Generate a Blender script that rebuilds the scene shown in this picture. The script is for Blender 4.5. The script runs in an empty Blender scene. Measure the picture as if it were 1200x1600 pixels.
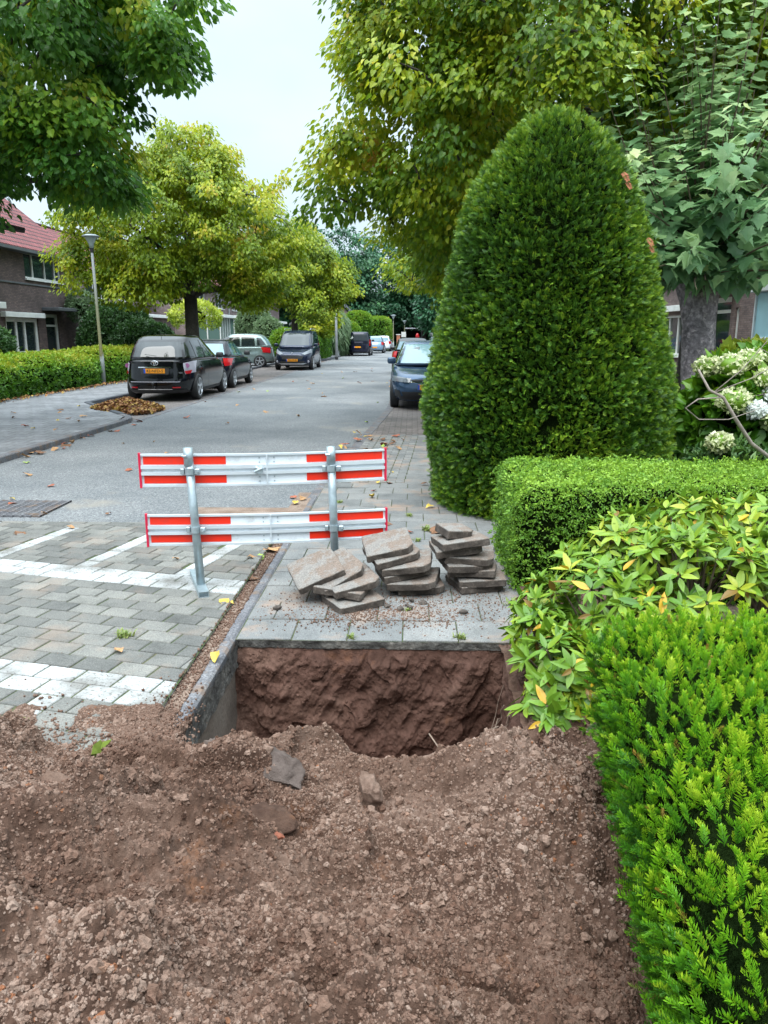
import bpy, math, random
import numpy as np
from mathutils import Vector, Matrix
R = math.radians
random.seed(7); rng = np.random.default_rng(11)
sc = bpy.context.scene
C = sc.collection
# ---------------------------------------------------------------- camera
cam_d = bpy.data.cameras.new('camera'); cam = bpy.data.objects.new('camera', cam_d); C.objects.link(cam)
cam_d.sensor_fit = 'VERTICAL'; cam_d.sensor_height = 36.0; cam_d.lens = 1202/1600*36
cam_d.clip_start = 0.05; cam_d.clip_end = 3000
cam.location = (0, 0, 1.6); cam.rotation_euler = (R(90-13.02), 0, R(2.09))
sc.camera = cam
# ---------------------------------------------------------------- world: bright overcast sky
SUN_EL, SUN_ROT = R(58), R(200)
w = bpy.data.worlds.new('World'); sc.world = w; w.use_nodes = True
nt = w.node_tree; nt.nodes.clear()
def wn(t, **k):
    n = nt.nodes.new(t)
    for a, b in k.items(): setattr(n, a, b)
    return n
out = wn('ShaderNodeOutputWorld'); bg = wn('ShaderNodeBackground'); bg.inputs[1].default_value = 0.10
sky = wn('ShaderNodeTexSky', sky_type='NISHITA', sun_disc=False, sun_elevation=SUN_EL, sun_rotation=SUN_ROT)
tc = wn('ShaderNodeTexCoord'); sp = wn('ShaderNodeSeparateXYZ'); nt.links.new(tc.outputs['Generated'], sp.inputs[0])
rp = wn('ShaderNodeValToRGB')          # cloud cover: overcast, brighter towards the zenith
e = rp.color_ramp.elements
e[0].position = 0.0; e[0].color = (.70, .85, .95, 1)
e[1].position = 0.50; e[1].color = (.80, .92, 1.0, 1)
x = rp.color_ramp.elements.new(0.25); x.color = (.73, .89, .99, 1)
nt.links.new(sp.outputs[2], rp.inputs[0])
mr = wn('ShaderNodeMapRange'); mr.inputs[1].default_value = 0.45; mr.inputs[2].default_value = 1.0
mr.inputs[3].default_value = 7.4; mr.inputs[4].default_value = 40.0
nt.links.new(sp.outputs[2], mr.inputs[0])
nz = wn('ShaderNodeTexNoise'); nz.inputs['Scale'].default_value = 3.0; nz.inputs['Detail'].default_value = 4
mpn = wn('ShaderNodeMapping'); mpn.inputs['Scale'].default_value = (1, 1, 2.2)
nt.links.new(tc.outputs['Generated'], mpn.inputs[0]); nt.links.new(mpn.outputs[0], nz.inputs['Vector'])
mr2 = wn('ShaderNodeMapRange'); mr2.inputs[1].default_value = .3; mr2.inputs[2].default_value = .7
mr2.inputs[3].default_value = .84; mr2.inputs[4].default_value = 1.08
nt.links.new(nz.outputs[0], mr2.inputs[0])
mu = wn('ShaderNodeMath', operation='MULTIPLY'); nt.links.new(mr.outputs[0], mu.inputs[0]); nt.links.new(mr2.outputs[0], mu.inputs[1])
vm = wn('ShaderNodeVectorMath', operation='SCALE'); nt.links.new(rp.outputs[0], vm.inputs[0]); nt.links.new(mu.outputs[0], vm.inputs['Scale'])
mx = wn('ShaderNodeMix', data_type='RGBA'); mx.inputs[0].default_value = 0.92
nt.links.new(sky.outputs[0], mx.inputs[6]); nt.links.new(vm.outputs[0], mx.inputs[7])
nt.links.new(mx.outputs[2], bg.inputs[0]); nt.links.new(bg.outputs[0], out.inputs[0])
# ---------------------------------------------------------------- sun behind the clouds
sd = bpy.data.lights.new('sun', 'SUN'); sd.energy = 1.5; sd.angle = R(42); sd.color = (1, .96, .9)
so = bpy.data.objects.new('sun', sd); C.objects.link(so)
_d = Vector((math.sin(SUN_ROT)*math.cos(SUN_EL), math.cos(SUN_ROT)*math.cos(SUN_EL), math.sin(SUN_EL)))
so.rotation_euler = _d.to_track_quat('Z', 'Y').to_euler(); so.location = (0, 0, 30)
sc.view_settings.view_transform = 'Standard'; sc.view_settings.look = 'None'
sc.view_settings.exposure = 0.8; sc.view_settings.gamma = 1.0
sc.view_settings.use_curve_mapping = False
sc.cycles.max_bounces = 5; sc.cycles.diffuse_bounces = 3; sc.cycles.glossy_bounces = 2
sc.cycles.transmission_bounces = 3; sc.cycles.transparent_max_bounces = 4
# ================================================================ helpers
def tag(o, label=None, cat=None, group=None, kind=None):
    if label: o['label'] = label
    if cat: o['category'] = cat
    if group: o['group'] = group
    if kind: o['kind'] = kind
    return o
def empty(name, loc=(0,0,0), rz=0):
    o = bpy.data.objects.new(name, None); C.objects.link(o)
    o.location = loc; o.rotation_euler = (0, 0, rz); o.empty_display_size = .2
    return o
def link(name, me, mat=None, parent=None):
    o = bpy.data.objects.new(name, me); C.objects.link(o)
    if mat is not None:
        for m in (mat if isinstance(mat, (list, tuple)) else [mat]): me.materials.append(m)
    if parent is not None: o.parent = parent
    return o
def mesh_np(name, V, F, mat=None, parent=None, tone=None, smooth=False, mi=None):
    """V (n,3); F (m,k) array of one face size, or list of such arrays"""
    Fs = F if isinstance(F, list) else [F]
    V = np.asarray(V, np.float32)
    me = bpy.data.meshes.new(name)
    me.vertices.add(len(V)); me.vertices.foreach_set('co', V.ravel())
    idx = np.concatenate([np.asarray(f, np.int32).ravel() for f in Fs])
    tot = np.concatenate([np.full(len(f), np.asarray(f).shape[1], np.int32) for f in Fs])
    st = np.concatenate([[0], np.cumsum(tot)[:-1]]).astype(np.int32)
    me.loops.add(len(idx)); me.loops.foreach_set('vertex_index', idx)
    me.polygons.add(len(tot)); me.polygons.foreach_set('loop_start', st)
    me.polygons.foreach_set('loop_total', tot)
    me.polygons.foreach_set('use_smooth', np.full(len(tot), smooth))
    if mi is not None: me.polygons.foreach_set('material_index', np.asarray(mi, np.int32))
    me.update(calc_edges=True)
    if tone is not None:
        a = me.attributes.new('tone', 'FLOAT', 'POINT'); a.data.foreach_set('value', np.asarray(tone, np.float32))
    return link(name, me, mat, parent)
class MB:
    def __init__(s): s.V = []; s.F = []; s.M = []; s.T = []; s.m = 0; s.t = .5
    def add(s, V, F):
        b = len(s.V); s.V += [tuple(v) for v in V]; s.T += [s.t]*len(V)
        for f in F: s.F.append(tuple(i+b for i in f)); s.M.append(s.m)
    def box(s, c, d, rot=None, taper=1.0, bev=0.0):
        hx, hy, hz = d[0]/2, d[1]/2, d[2]/2
        if bev > 0:
            b = min(bev, hx*.9, hy*.9, hz*.9); P = []; 
            for k, (ix, iy, z) in enumerate(((b,b,-hz),(0,0,-hz+b),(0,0,hz-b),(b,b,hz))):
                t = taper if z > 0 else 1
                P += [((-hx+ix)*t,(-hy+iy)*t,z),((hx-ix)*t,(-hy+iy)*t,z),((hx-ix)*t,(hy-iy)*t,z),((-hx+ix)*t,(hy-iy)*t,z)]
            F = [(3,2,1,0),(12,13,14,15)]
            for k in range(3):
                for j in range(4):
                    a = k*4+j; bb = k*4+(j+1)%4; F.append((a,bb,bb+4,a+4))
        else:
            P = [(-hx,-hy,-hz),(hx,-hy,-hz),(hx,hy,-hz),(-hx,hy,-hz),(-hx*taper,-hy*taper,hz),(hx*taper,-hy*taper,hz),(hx*taper,hy*taper,hz),(-hx*taper,hy*taper,hz)]
            F = [(3,2,1,0),(4,5,6,7),(0,1,5,4),(1,2,6,5),(2,3,7,6),(3,0,4,7)]
        M = rot if rot is not None else None
        Q = [(Vector(p) if M is None else M @ Vector(p)) + Vector(c) for p in P]
        s.add(Q, F)
    def tube(s, pts, rad, n=8, cap=True):
        pts = [Vector(p) for p in pts]; k = len(pts)
        rad = rad if isinstance(rad, (list, tuple)) else [rad]*k
        V = []; F = []; up = Vector((0.1, 0.2, 1)).normalized()
        prev = None
        for i, p in enumerate(pts):
            d = (pts[min(i+1, k-1)] - pts[max(i-1, 0)])
            d = d.normalized() if d.length > 1e-9 else Vector((0,0,1))
            if prev is None:
                a = d.cross(up); 
                if a.length < .15: a = d.cross(Vector((1,0,0)))
                a.normalize()
            else:
                a = (prev - d*prev.dot(d)); a = a.normalized() if a.length > 1e-6 else d.orthogonal().normalized()
            prev = a; b = d.cross(a)
            for j in range(n):
                t = 2*math.pi*j/n; V.append(p + (a*math.cos(t) + b*math.sin(t))*rad[i])
        for i in range(k-1):
            for j in range(n):
                F.append((i*n+j, i*n+(j+1)%n, (i+1)*n+(j+1)%n, (i+1)*n+j))
        if cap: F.append(tuple(range(n-1, -1, -1))); F.append(tuple((k-1)*n+j for j in range(n)))
        s.add(V, F)
    def lathe(s, prof, n=24, c=(0,0,0), axis='z'):
        V = []; F = []
        for r, z in prof:
            for j in range(n):
                t = 2*math.pi*j/n; p = (r*math.cos(t), r*math.sin(t), z)
                if axis == 'x': p = (p[2], p[0], p[1])
                if axis == 'y': p = (p[0], p[2], p[1])
                V.append((p[0]+c[0], p[1]+c[1], p[2]+c[2]))
        k = len(prof)
        for i in range(k-1):
            for j in range(n): F.append((i*n+j, i*n+(j+1)%n, (i+1)*n+(j+1)%n, (i+1)*n+j))
        F.append(tuple(range(n-1,-1,-1))); F.append(tuple((k-1)*n+j for j in range(n)))
        s.add(V, F)
    def poly(s, P): s.add(P, [tuple(range(len(P)))])
    def build(s, name, mat, parent=None, smooth=False, tone=False):
        me = bpy.data.meshes.new(name); me.from_pydata(s.V, [], s.F); 
        if any(s.M): me.polygons.foreach_set('material_index', s.M)
        if smooth: me.polygons.foreach_set('use_smooth', [True]*len(s.F))
        if tone:
            a = me.attributes.new('tone', 'FLOAT', 'POINT'); a.data.foreach_set('value', s.T)
        me.update()
        return link(name, me, mat, parent)
def prism_x(mb, poly_yz, x0, x1):
    n = len(poly_yz); V = [(x0, y, z) for y, z in poly_yz] + [(x1, y, z) for y, z in poly_yz]
    F = [tuple(range(n-1,-1,-1)), tuple(range(n, 2*n))] + [(i, (i+1)%n, n+(i+1)%n, n+i) for i in range(n)]
    mb.add(V, F)
def prism_y(mb, poly_xz, y0, y1):
    n = len(poly_xz); V = [(x, y0, z) for x, z in poly_xz] + [(x, y1, z) for x, z in poly_xz]
    F = [tuple(range(n)), tuple(range(2*n-1, n-1, -1))] + [(i, n+i, n+(i+1)%n, (i+1)%n) for i in range(n)]
    mb.add(V, F)
# ---- noise
def _h(ix, iy, iz, seed=0):
    h = (ix.astype(np.int64)*374761393 + iy.astype(np.int64)*668265263 + iz.astype(np.int64)*2147483647 + seed*974711) & 0xffffffff
    h = ((h ^ (h >> 13))*1274126177) & 0xffffffff
    h = ((h ^ (h >> 15))*2246822519) & 0xffffffff
    return ((h ^ (h >> 16)) & 0xffffff)/float(0xffffff)
def vnoise(P, s=1.0, seed=0):
    P = np.asarray(P)*s; i = np.floor(P).astype(np.int64); f = P - i; f = f*f*(3-2*f); r = 0
    for dx in (0,1):
        for dy in (0,1):
            for dz in (0,1):
                wgt = (f[:,0] if dx else 1-f[:,0])*(f[:,1] if dy else 1-f[:,1])*(f[:,2] if dz else 1-f[:,2])
                r = r + wgt*_h(i[:,0]+dx, i[:,1]+dy, i[:,2]+dz, seed)
    return r*2-1
def fbm(P, s=1.0, o=4, seed=0, g=.5):
    r = 0; a = 1; t = 0
    for k in range(o): r = r + a*vnoise(P, s*2.03**k, seed+k); t += a; a *= g
    return r/t
def worley2(x, y, s, seed=0):
    """lumps: 1 at a cell's centre falling to 0"""
    X = x*s; Y = y*s; i = np.floor(X).astype(np.int64); j = np.floor(Y).astype(np.int64)
    best = np.full(X.shape, 9.0); z = np.zeros_like(i)
    for dx in (-1,0,1):
        for dy in (-1,0,1):
            a, b = i+dx, j+dy
            px = a + _h(a, b, z, seed); py = b + _h(a, b, z, seed+5)
            sz = .55 + .9*_h(a, b, z, seed+9)
            best = np.minimum(best, np.hypot(X-px, Y-py)/sz)
    return np.sqrt(np.clip(1-best**2, 0, 1))
def grid_faces(nx, ny):
    a = np.arange((nx-1)*(ny-1)); i = a//(ny-1)*ny + a % (ny-1)
    return np.stack([i, i+ny, i+ny+1, i+1], 1)
def frames(ydir, nrm):
    y = ydir/np.maximum(np.linalg.norm(ydir, axis=1, keepdims=True), 1e-6)
    x = np.cross(y, nrm); l = np.linalg.norm(x, axis=1, keepdims=True); x = x/np.maximum(l, 1e-6)
    z = np.cross(x, y)
    return np.stack([x, y, z], 2)
def scatter(name, temps, P, Rm, S, mat, parent=None, tone=None, smooth=False):
    """temps: list of (V,F); instances merged into one mesh"""
    Vs = []; Fs = []; Ts = []; off = 0; N = len(P)
    pick = rng.integers(0, len(temps), N)
    S = np.asarray(S, float)
    if S.ndim == 1: S = np.repeat(S[:, None], 3, 1)
    for k, tp in enumerate(temps):
        V, F = tp[0], tp[1]; toff = np.asarray(tp[2]) if len(tp) > 2 else np.zeros(len(V))
        sel = np.where(pick == k)[0]
        if not len(sel): continue
        V = np.asarray(V, float); F = np.asarray(F)
        L = V[None]*S[sel][:, None, :]
        W = np.einsum('nij,nkj->nki', Rm[sel], L) + P[sel][:, None, :]
        Vs.append(W.reshape(-1, 3)); o = np.arange(len(sel))*len(V) + off
        Fs.append((F[None] + o[:, None, None]).reshape(-1, F.shape[1])); off += len(sel)*len(V)
        if tone is not None: Ts.append(np.clip(tone[sel][:, None] + toff[None], 0, 1).ravel())
    return mesh_np(name, np.concatenate(Vs), Fs, mat, parent, np.concatenate(Ts) if tone is not None else None, smooth)
def rnd_unit(n):
    v = rng.normal(size=(n,3)); return v/np.linalg.norm(v, axis=1, keepdims=True)
def roundbox(h, r, n=8, noise=0, ns=8, seed=0, p=None):
    """rounded cube grid, shared verts not merged across sides unless identical"""
    V = []; F = []; off = 0; t = np.linspace(-1, 1, n+1)
    for ax in range(3):
        for sg in (-1, 1):
            a, b = np.meshgrid(t, t, indexing='ij'); c = np.full_like(a, sg)
            q = [None]*3; q[ax] = c; q[(ax+1)%3] = a; q[(ax+2)%3] = b
            V.append(np.stack([k.ravel() for k in q], 1)); f = grid_faces(n+1, n+1) + off
            if sg < 0: f = f[:, ::-1]
            F.append(f); off += (n+1)**2
    V = np.concatenate(V); F = np.concatenate(F)
    h = np.asarray(h, float)
    if p: Q = V/((np.abs(V)**p).sum(1, keepdims=True)**(1/p))*h
    else:
        B = V*h; inner = np.clip(B, -(h-r), h-r); d = B-inner; l = np.linalg.norm(d, axis=1, keepdims=True)
        Q = inner + d/np.maximum(l, 1e-9)*r
    key = np.round(Q, 5); _, ix, inv = np.unique(key, axis=0, return_index=True, return_inverse=True)
    Q = Q[ix]; F = inv.ravel()[F]
    if noise:
        nr = Q/np.maximum(np.linalg.norm(Q/h, axis=1, keepdims=True), 1e-6)/h.mean()
        nr = nr/np.maximum(np.linalg.norm(nr, axis=1, keepdims=True), 1e-6)
        Q = Q + nr*(fbm(Q+seed*3.1, ns, 4, seed))[:, None]*noise
    return Q, F
def tri_sample(V, F, n):
    """uniform random points + normals on a quad/tri mesh"""
    F = np.asarray(F); T = F[:, :3] if F.shape[1] == 3 else np.concatenate([F[:, [0,1,2]], F[:, [0,2,3]]])
    A, B, D = V[T[:,0]], V[T[:,1]], V[T[:,2]]; nr = np.cross(B-A, D-A); ar = np.linalg.norm(nr, axis=1)
    k = rng.choice(len(T), n, p=ar/ar.sum()); u = rng.random(n); v = rng.random(n); m = u+v > 1; u[m] = 1-u[m]; v[m] = 1-v[m]
    P = A[k] + (B[k]-A[k])*u[:, None] + (D[k]-A[k])*v[:, None]
    return P, nr[k]/np.maximum(ar[k][:, None], 1e-9)
def area(V, F):
    T = np.concatenate([F[:, [0,1,2]], F[:, [0,2,3]]]); return np.linalg.norm(np.cross(V[T[:,1]]-V[T[:,0]], V[T[:,2]]-V[T[:,0]]), axis=1).sum()/2
# ================================================================ materials
def newmat(name):
    m = bpy.data.materials.new(name); m.use_nodes = True; nt = m.node_tree; nt.nodes.clear()
    o = nt.nodes.new('ShaderNodeOutputMaterial'); b = nt.nodes.new('ShaderNodeBsdfPrincipled')
    nt.links.new(b.outputs[0], o.inputs[0]); return m, nt, b, o
def N(nt, t, **k):
    n = nt.nodes.new(t)
    for a, b in k.items():
        if a.startswith('i_'): n.inputs[a[2:].replace('_', ' ')].default_value = b
        else: setattr(n, a, b)
    return n
def ramp(nt, src, stops):
    r = nt.nodes.new('ShaderNodeValToRGB'); e = r.color_ramp.elements
    while len(e) < len(stops): e.new(.5)
    for k, (p, c) in enumerate(stops): e[k].position = p; e[k].color = (*c, 1)
    if src is not None: nt.links.new(src, r.inputs[0])
    return r
def coords(nt, kind='Object', scale=(1,1,1)):
    t = nt.nodes.new('ShaderNodeTexCoord'); m = nt.nodes.new('ShaderNodeMapping'); m.inputs['Scale'].default_value = scale
    nt.links.new(t.outputs[kind], m.inputs[0]); return m.outputs[0]
def noise(nt, co, s, d=3, r=.55):
    n = N(nt, 'ShaderNodeTexNoise'); n.inputs['Scale'].default_value = s; n.inputs['Detail'].default_value = d; n.inputs['Roughness'].default_value = r
    nt.links.new(co, n.inputs['Vector']); return n.outputs[0]
def bump(nt, src, b, st=.4, dist=.01):
    n = N(nt, 'ShaderNodeBump'); n.inputs['Strength'].default_value = st; n.inputs['Distance'].default_value = dist
    nt.links.new(src, n.inputs['Height']); nt.links.new(n.outputs[0], b.inputs['Normal']); return n
def mixc(nt, f, a, b, mode='MIX'):
    n = N(nt, 'ShaderNodeMix', data_type='RGBA', blend_type=mode)
    for i, v in ((0, f), (6, a), (7, b)):
        if hasattr(v, 'is_linked'): nt.links.new(v, n.inputs[i])
        else: n.inputs[i].default_value = v if i == 0 else (*v, 1)
    return n.outputs[2]
def simple(name, col, rough=.6, metal=0, var=.15, scale=6, bmp=0, coat=0, spec=.5):
    m, nt, b, o = newmat(name); co = coords(nt)
    n = noise(nt, co, scale, 4)
    c0 = tuple(c*(1-var) for c in col); c1 = tuple(min(1, c*(1+var)) for c in col)
    r = ramp(nt, n, [(.3, c0), (.7, c1)]); nt.links.new(r.outputs[0], b.inputs['Base Color'])
    b.inputs['Roughness'].default_value = rough; b.inputs['Metallic'].default_value = metal
    b.inputs['Coat Weight'].default_value = coat; b.inputs['Specular IOR Level'].default_value = spec
    if bmp: bump(nt, noise(nt, co, scale*8, 4), b, bmp, .005)
    return m
def leafmat(name, stops, rough=.45, trans=.3, spec=.4):
    m, nt, b, o = newmat(name)
    a = N(nt, 'ShaderNodeAttribute', attribute_name='tone')
    r = ramp(nt, a.outputs['Fac'], stops); nt.links.new(r.outputs[0], b.inputs['Base Color'])
    b.inputs['Roughness'].default_value = rough; b.inputs['Specular IOR Level'].default_value = spec
    if trans:
        t = N(nt, 'ShaderNodeBsdfTranslucent'); hs = N(nt, 'ShaderNodeHueSaturation'); hs.inputs['Value'].default_value = 1.5; hs.inputs['Hue'].default_value = .485
        nt.links.new(r.outputs[0], hs.inputs['Color']); nt.links.new(hs.outputs[0], t.inputs[0])
        mx = N(nt, 'ShaderNodeMixShader'); mx.inputs[0].default_value = trans
        nt.links.new(b.outputs[0], mx.inputs[1]); nt.links.new(t.outputs[0], mx.inputs[2]); nt.links.new(mx.outputs[0], o.inputs[0])
    return m
def brickmat(name, c1, c2, mortar, axis='yz', bw=.22, rh=.062, bumpd=.006, ms=.008, bias=0):
    m, nt, b, o = newmat(name)
    g = N(nt, 'ShaderNodeNewGeometry'); s = N(nt, 'ShaderNodeSeparateXYZ'); nt.links.new(g.outputs['Position'], s.inputs[0])
    cb = N(nt, 'ShaderNodeCombineXYZ')
    ad = N(nt, 'ShaderNodeMath', operation='ADD'); nt.links.new(s.outputs[0], ad.inputs[0]); nt.links.new(s.outputs[1], ad.inputs[1])
    if axis == 'yz': nt.links.new(ad.outputs[0], cb.inputs[0]); nt.links.new(s.outputs[2], cb.inputs[1])
    else: nt.links.new(s.outputs[0], cb.inputs[0]); nt.links.new(s.outputs[1], cb.inputs[1])
    t = N(nt, 'ShaderNodeTexBrick'); t.inputs['Scale'].default_value = 1; t.inputs['Brick Width'].default_value = bw
    t.inputs['Row Height'].default_value = rh; t.inputs['Mortar Size'].default_value = ms; t.inputs['Bias'].default_value = bias
    t.inputs['Color1'].default_value = (*c1,1); t.inputs['Color2'].default_value = (*c2,1); t.inputs['Mortar'].default_value = (*mortar,1)
    nt.links.new(cb.outputs[0], t.inputs['Vector'])
    n = noise(nt, g.outputs['Position'], 1.3, 5); n2 = noise(nt, g.outputs['Position'], 14, 4)
    r = ramp(nt, n, [(.3, (.68,.68,.68)), (.7, (1.25,1.22,1.2))]); r2 = ramp(nt, n2, [(.25, (.7,.7,.7)), (.75, (1.3,1.3,1.3))])
    c = mixc(nt, 1., t.outputs[0], r.outputs[0], 'MULTIPLY'); c = mixc(nt, 1., c, r2.outputs[0], 'MULTIPLY')
    nt.links.new(c, b.inputs['Base Color']); b.inputs['Roughness'].default_value = .9
    inv = N(nt, 'ShaderNodeMath', operation='SUBTRACT'); inv.inputs[0].default_value = 1; nt.links.new(t.outputs[1], inv.inputs[1])
    bump(nt, inv.outputs[0], b, .7, bumpd)
    return m
def groundmat(name, cols, big=.6, fine=60, bs=.5, bd=.004, rough=.92, stain=None, speck=None):
    """cols: dark, mid, light"""
    m, nt, b, o = newmat(name); g = N(nt, 'ShaderNodeNewGeometry'); P = g.outputs['Position']
    n1 = noise(nt, P, big, 5, .6); n2 = noise(nt, P, fine, 3, .7)
    r1 = ramp(nt, n1, [(.3, cols[0]), (.5, cols[1]), (.72, cols[2])])
    r2 = ramp(nt, n2, [(.25, (.55,.55,.55)), (.5, (1,1,1)), (.75, (1.5,1.5,1.5))])
    c = mixc(nt, 1., r1.outputs[0], r2.outputs[0], 'MULTIPLY')
    if speck:
        v = N(nt, 'ShaderNodeTexVoronoi'); v.inputs['Scale'].default_value = speck[0]; nt.links.new(P, v.inputs['Vector'])
        hs = N(nt, 'ShaderNodeSeparateColor'); nt.links.new(v.outputs['Color'], hs.inputs[0])
        r3 = ramp(nt, hs.outputs[0], [(.0, (.45,.45,.45)), (.45, (.95,.95,.95)), (.85, (1.25,1.25,1.25)), (.97, (2.0,1.95,1.85))])
        c = mixc(nt, speck[1], c, r3.outputs[0], 'MULTIPLY')
    if stain:
        n3 = noise(nt, P, stain[1], 6, .65); r3 = ramp(nt, n3, [(stain[2], (0,0,0)), (stain[2]+.12, (1,1,1))])
        c = mixc(nt, r3.outputs[0], c, stain[0])
    nt.links.new(c, b.inputs['Base Color']); b.inputs['Roughness'].default_value = rough
    bump(nt, n2, b, bs, bd)
    return m
M = {}
M['asphalt'] = groundmat('asphalt', ((.080,.088,.096),(.130,.138,.144),(.195,.198,.20)), .35, 45, .8, .006, .85, speck=(110, .8), stain=((.24,.215,.18), .5, .60))
M['soil_base'] = groundmat('garden_soil', ((.05,.035,.025),(.08,.055,.04),(.12,.09,.06)), 1.5, 30, .8, .02)
M['gutter'] = groundmat('gutter_dirt', ((.13,.085,.06),(.2,.14,.105),(.25,.19,.15)), 6, 90, .8, .004, stain=((.10,.07,.05), 9, .6))
M['pave_far'] = brickmat('far_paving', (.145,.152,.163), (.185,.19,.2), (.08,.08,.075), 'xy', .3, .3, .004, .008)
M['bay'] = brickmat('bay_bricks', (.13,.115,.11), (.18,.155,.145), (.07,.06,.055), 'xy', .2, .1, .004, .008)
M['kerb'] = groundmat('kerb_concrete', ((.085,.085,.095),(.12,.12,.13),(.165,.165,.17)), 4, 70, .7, .003, speck=(160, .6), stain=((.17,.12,.09), 6, .52))
M['kerb_dark'] = groundmat('dark_kerb', ((.04,.045,.055),(.06,.065,.075),(.09,.09,.1)), 4, 70, .7, .003)
def pavermat(name, lo, hi, moss, sand=.0):
    m, nt, b, o = newmat(name); g = N(nt, 'ShaderNodeNewGeometry'); P = g.outputs['Position']
    a = N(nt, 'ShaderNodeAttribute', attribute_name='tone'); r = ramp(nt, a.outputs['Fac'], [(0, lo), (1, hi)])
    n1 = noise(nt, P, 3.5, 6, .65); n2 = noise(nt, P, 140, 3, .75)
    r1 = ramp(nt, n1, [(.3, (.68,.69,.68)), (.5, (1,1,1)), (.75, (1.2,1.19,1.17))])
    r2 = ramp(nt, n2, [(.28, (.5,.5,.5)), (.5, (1,1,1)), (.72, (1.55,1.55,1.5))])
    c = mixc(nt, 1., r.outputs[0], r1.outputs[0], 'MULTIPLY'); c = mixc(nt, 1., c, r2.outputs[0], 'MULTIPLY')
    if sand:
        n3 = noise(nt, P, 2.2, 7, .7); r3 = ramp(nt, n3, [(.52, (0,0,0)), (.66, (1,1,1))])
        f = N(nt, 'ShaderNodeMath', operation='MULTIPLY'); nt.links.new(r3.outputs[0], f.inputs[0]); f.inputs[1].default_value = sand
        c = mixc(nt, f.outputs[0], c, (.27,.19,.14))
    nt.links.new(c, b.inputs['Base Color']); b.inputs['Roughness'].default_value = .88
    bump(nt, n2, b, .7, .0025); return m
M['paver'] = pavermat('clinker_pavers', (.098,.098,.092), (.182,.178,.162), None, .35)
M['paver_white'] = None
M['slab'] = pavermat('concrete_slab', (.128,.132,.132), (.185,.185,.18), None, .85)
def whitebrick():
    m, nt, b, o = newmat('worn_white_paint'); g = N(nt, 'ShaderNodeNewGeometry'); P = g.outputs['Position']
    n = noise(nt, P, 62, 6, .75); r = ramp(nt, n, [(.40, (.2,.2,.19)), (.46, (.42,.43,.43)), (.8, (.52,.53,.53))])
    n2 = noise(nt, P, 3, 5, .6); r2 = ramp(nt, n2, [(.34, (.42,.40,.37)), (.58, (.95,.95,.95))])
    nt.links.new(mixc(nt, 1., r.outputs[0], r2.outputs[0], 'MULTIPLY'), b.inputs['Base Color']); b.inputs['Roughness'].default_value = .75
    bump(nt, noise(nt, P, 140, 3, .7), b, .6, .0025); return m
M['paver_white'] = whitebrick()
def soilmat(name, cols, orange=.5, moist=0, rough=.95):
    m, nt, b, o = newmat(name); g = N(nt, 'ShaderNodeNewGeometry'); P = g.outputs['Position']
    n1 = noise(nt, P, 2.3, 6, .6); n2 = noise(nt, P, 34, 5, .7); n3 = noise(nt, P, 3.4, 7, .7)
    r1 = ramp(nt, n1, [(.3, cols[0]), (.5, cols[1]), (.7, cols[2])])
    r2 = ramp(nt, n2, [(.25, (.62,.60,.58)), (.5, (1,1,1)), (.75, (1.38,1.4,1.42))])
    c = mixc(nt, 1., r1.outputs[0], r2.outputs[0], 'MULTIPLY')
    r3 = ramp(nt, n3, [(.60, (0,0,0)), (.70, (orange,)*3)])
    c = mixc(nt, r3.outputs[0], c, (.24,.105,.05))
    nt.links.new(c, b.inputs['Base Color']); b.inputs['Roughness'].default_value = rough; b.inputs['Specular IOR Level'].default_value = .25
    n4 = noise(nt, P, 150, 4, .75)
    bump(nt, n4, b, .9, .006); return m
M['soil'] = soilmat('dug_soil', ((.048,.025,.017),(.103,.060,.042),(.195,.130,.100)), .5)  # base darker than the crumbs, painting shade into the crevices between them
M['soil_wet'] = soilmat('damp_cut_soil', ((.058,.028,.019),(.092,.046,.033),(.145,.082,.060)), .35, rough=.8)
def grimy(name, col, dirt, rough):
    m, nt, b, o = newmat(name); g = N(nt, 'ShaderNodeNewGeometry'); P = g.outputs['Position']
    n = noise(nt, P, 9, 8, .75); r = ramp(nt, n, [(.50,(0,0,0)),(.66,(.75,.75,.75))]); mp = N(nt, 'ShaderNodeMapping'); mp.inputs['Scale'].default_value = (6,6,60); nt.links.new(P, mp.inputs[0])
    n2 = noise(nt, mp.outputs[0], 3, 4, .7); r2 = ramp(nt, n2, [(.62,(0,0,0)),(.72,(.6,.6,.6))]); mxx = mixc(nt, 1., r.outputs[0], r2.outputs[0], 'LIGHTEN')
    sc_ = N(nt, 'ShaderNodeMath', operation='MULTIPLY'); sc_.inputs[1].default_value = .6; nt.links.new(mxx, sc_.inputs[0])
    nt.links.new(mixc(nt, sc_.outputs[0], col, dirt), b.inputs['Base Color']); b.inputs['Roughness'].default_value = rough
    bump(nt, n, b, .1, .002); return m
M['galv'] = simple('galvanised_steel', (.36,.43,.46), .45, .65, .22, 14)
M['alu'] = simple('aluminium_board', (.66,.72,.76), .38, .35, .08, 5)
M['refl_white'] = grimy('reflective_white', (.66,.71,.75), (.36,.36,.34), .42)
M['refl_red'] = grimy('reflective_red', (.76,.026,.008), (.42,.05,.035), .38)
M['red_edge'] = simple('red_end_strip', (.55,.01,.05), .4, 0, .1, 9)
M['black'] = simple('matte_black', (.012,.012,.014), .6, 0, .2, 5)
M['void'] = simple('dark_interior', (.02,.02,.022), .8, 0, .3, 2)
M['tyre'] = simple('tyre_rubber', (.018,.018,.019), .75, 0, .2, 9)
M['rim'] = simple('alloy_rim', (.55,.57,.6), .3, .8, .1, 9)
M['chrome'] = simple('chrome_trim', (.7,.72,.75), .12, 1, .05, 4)
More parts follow.
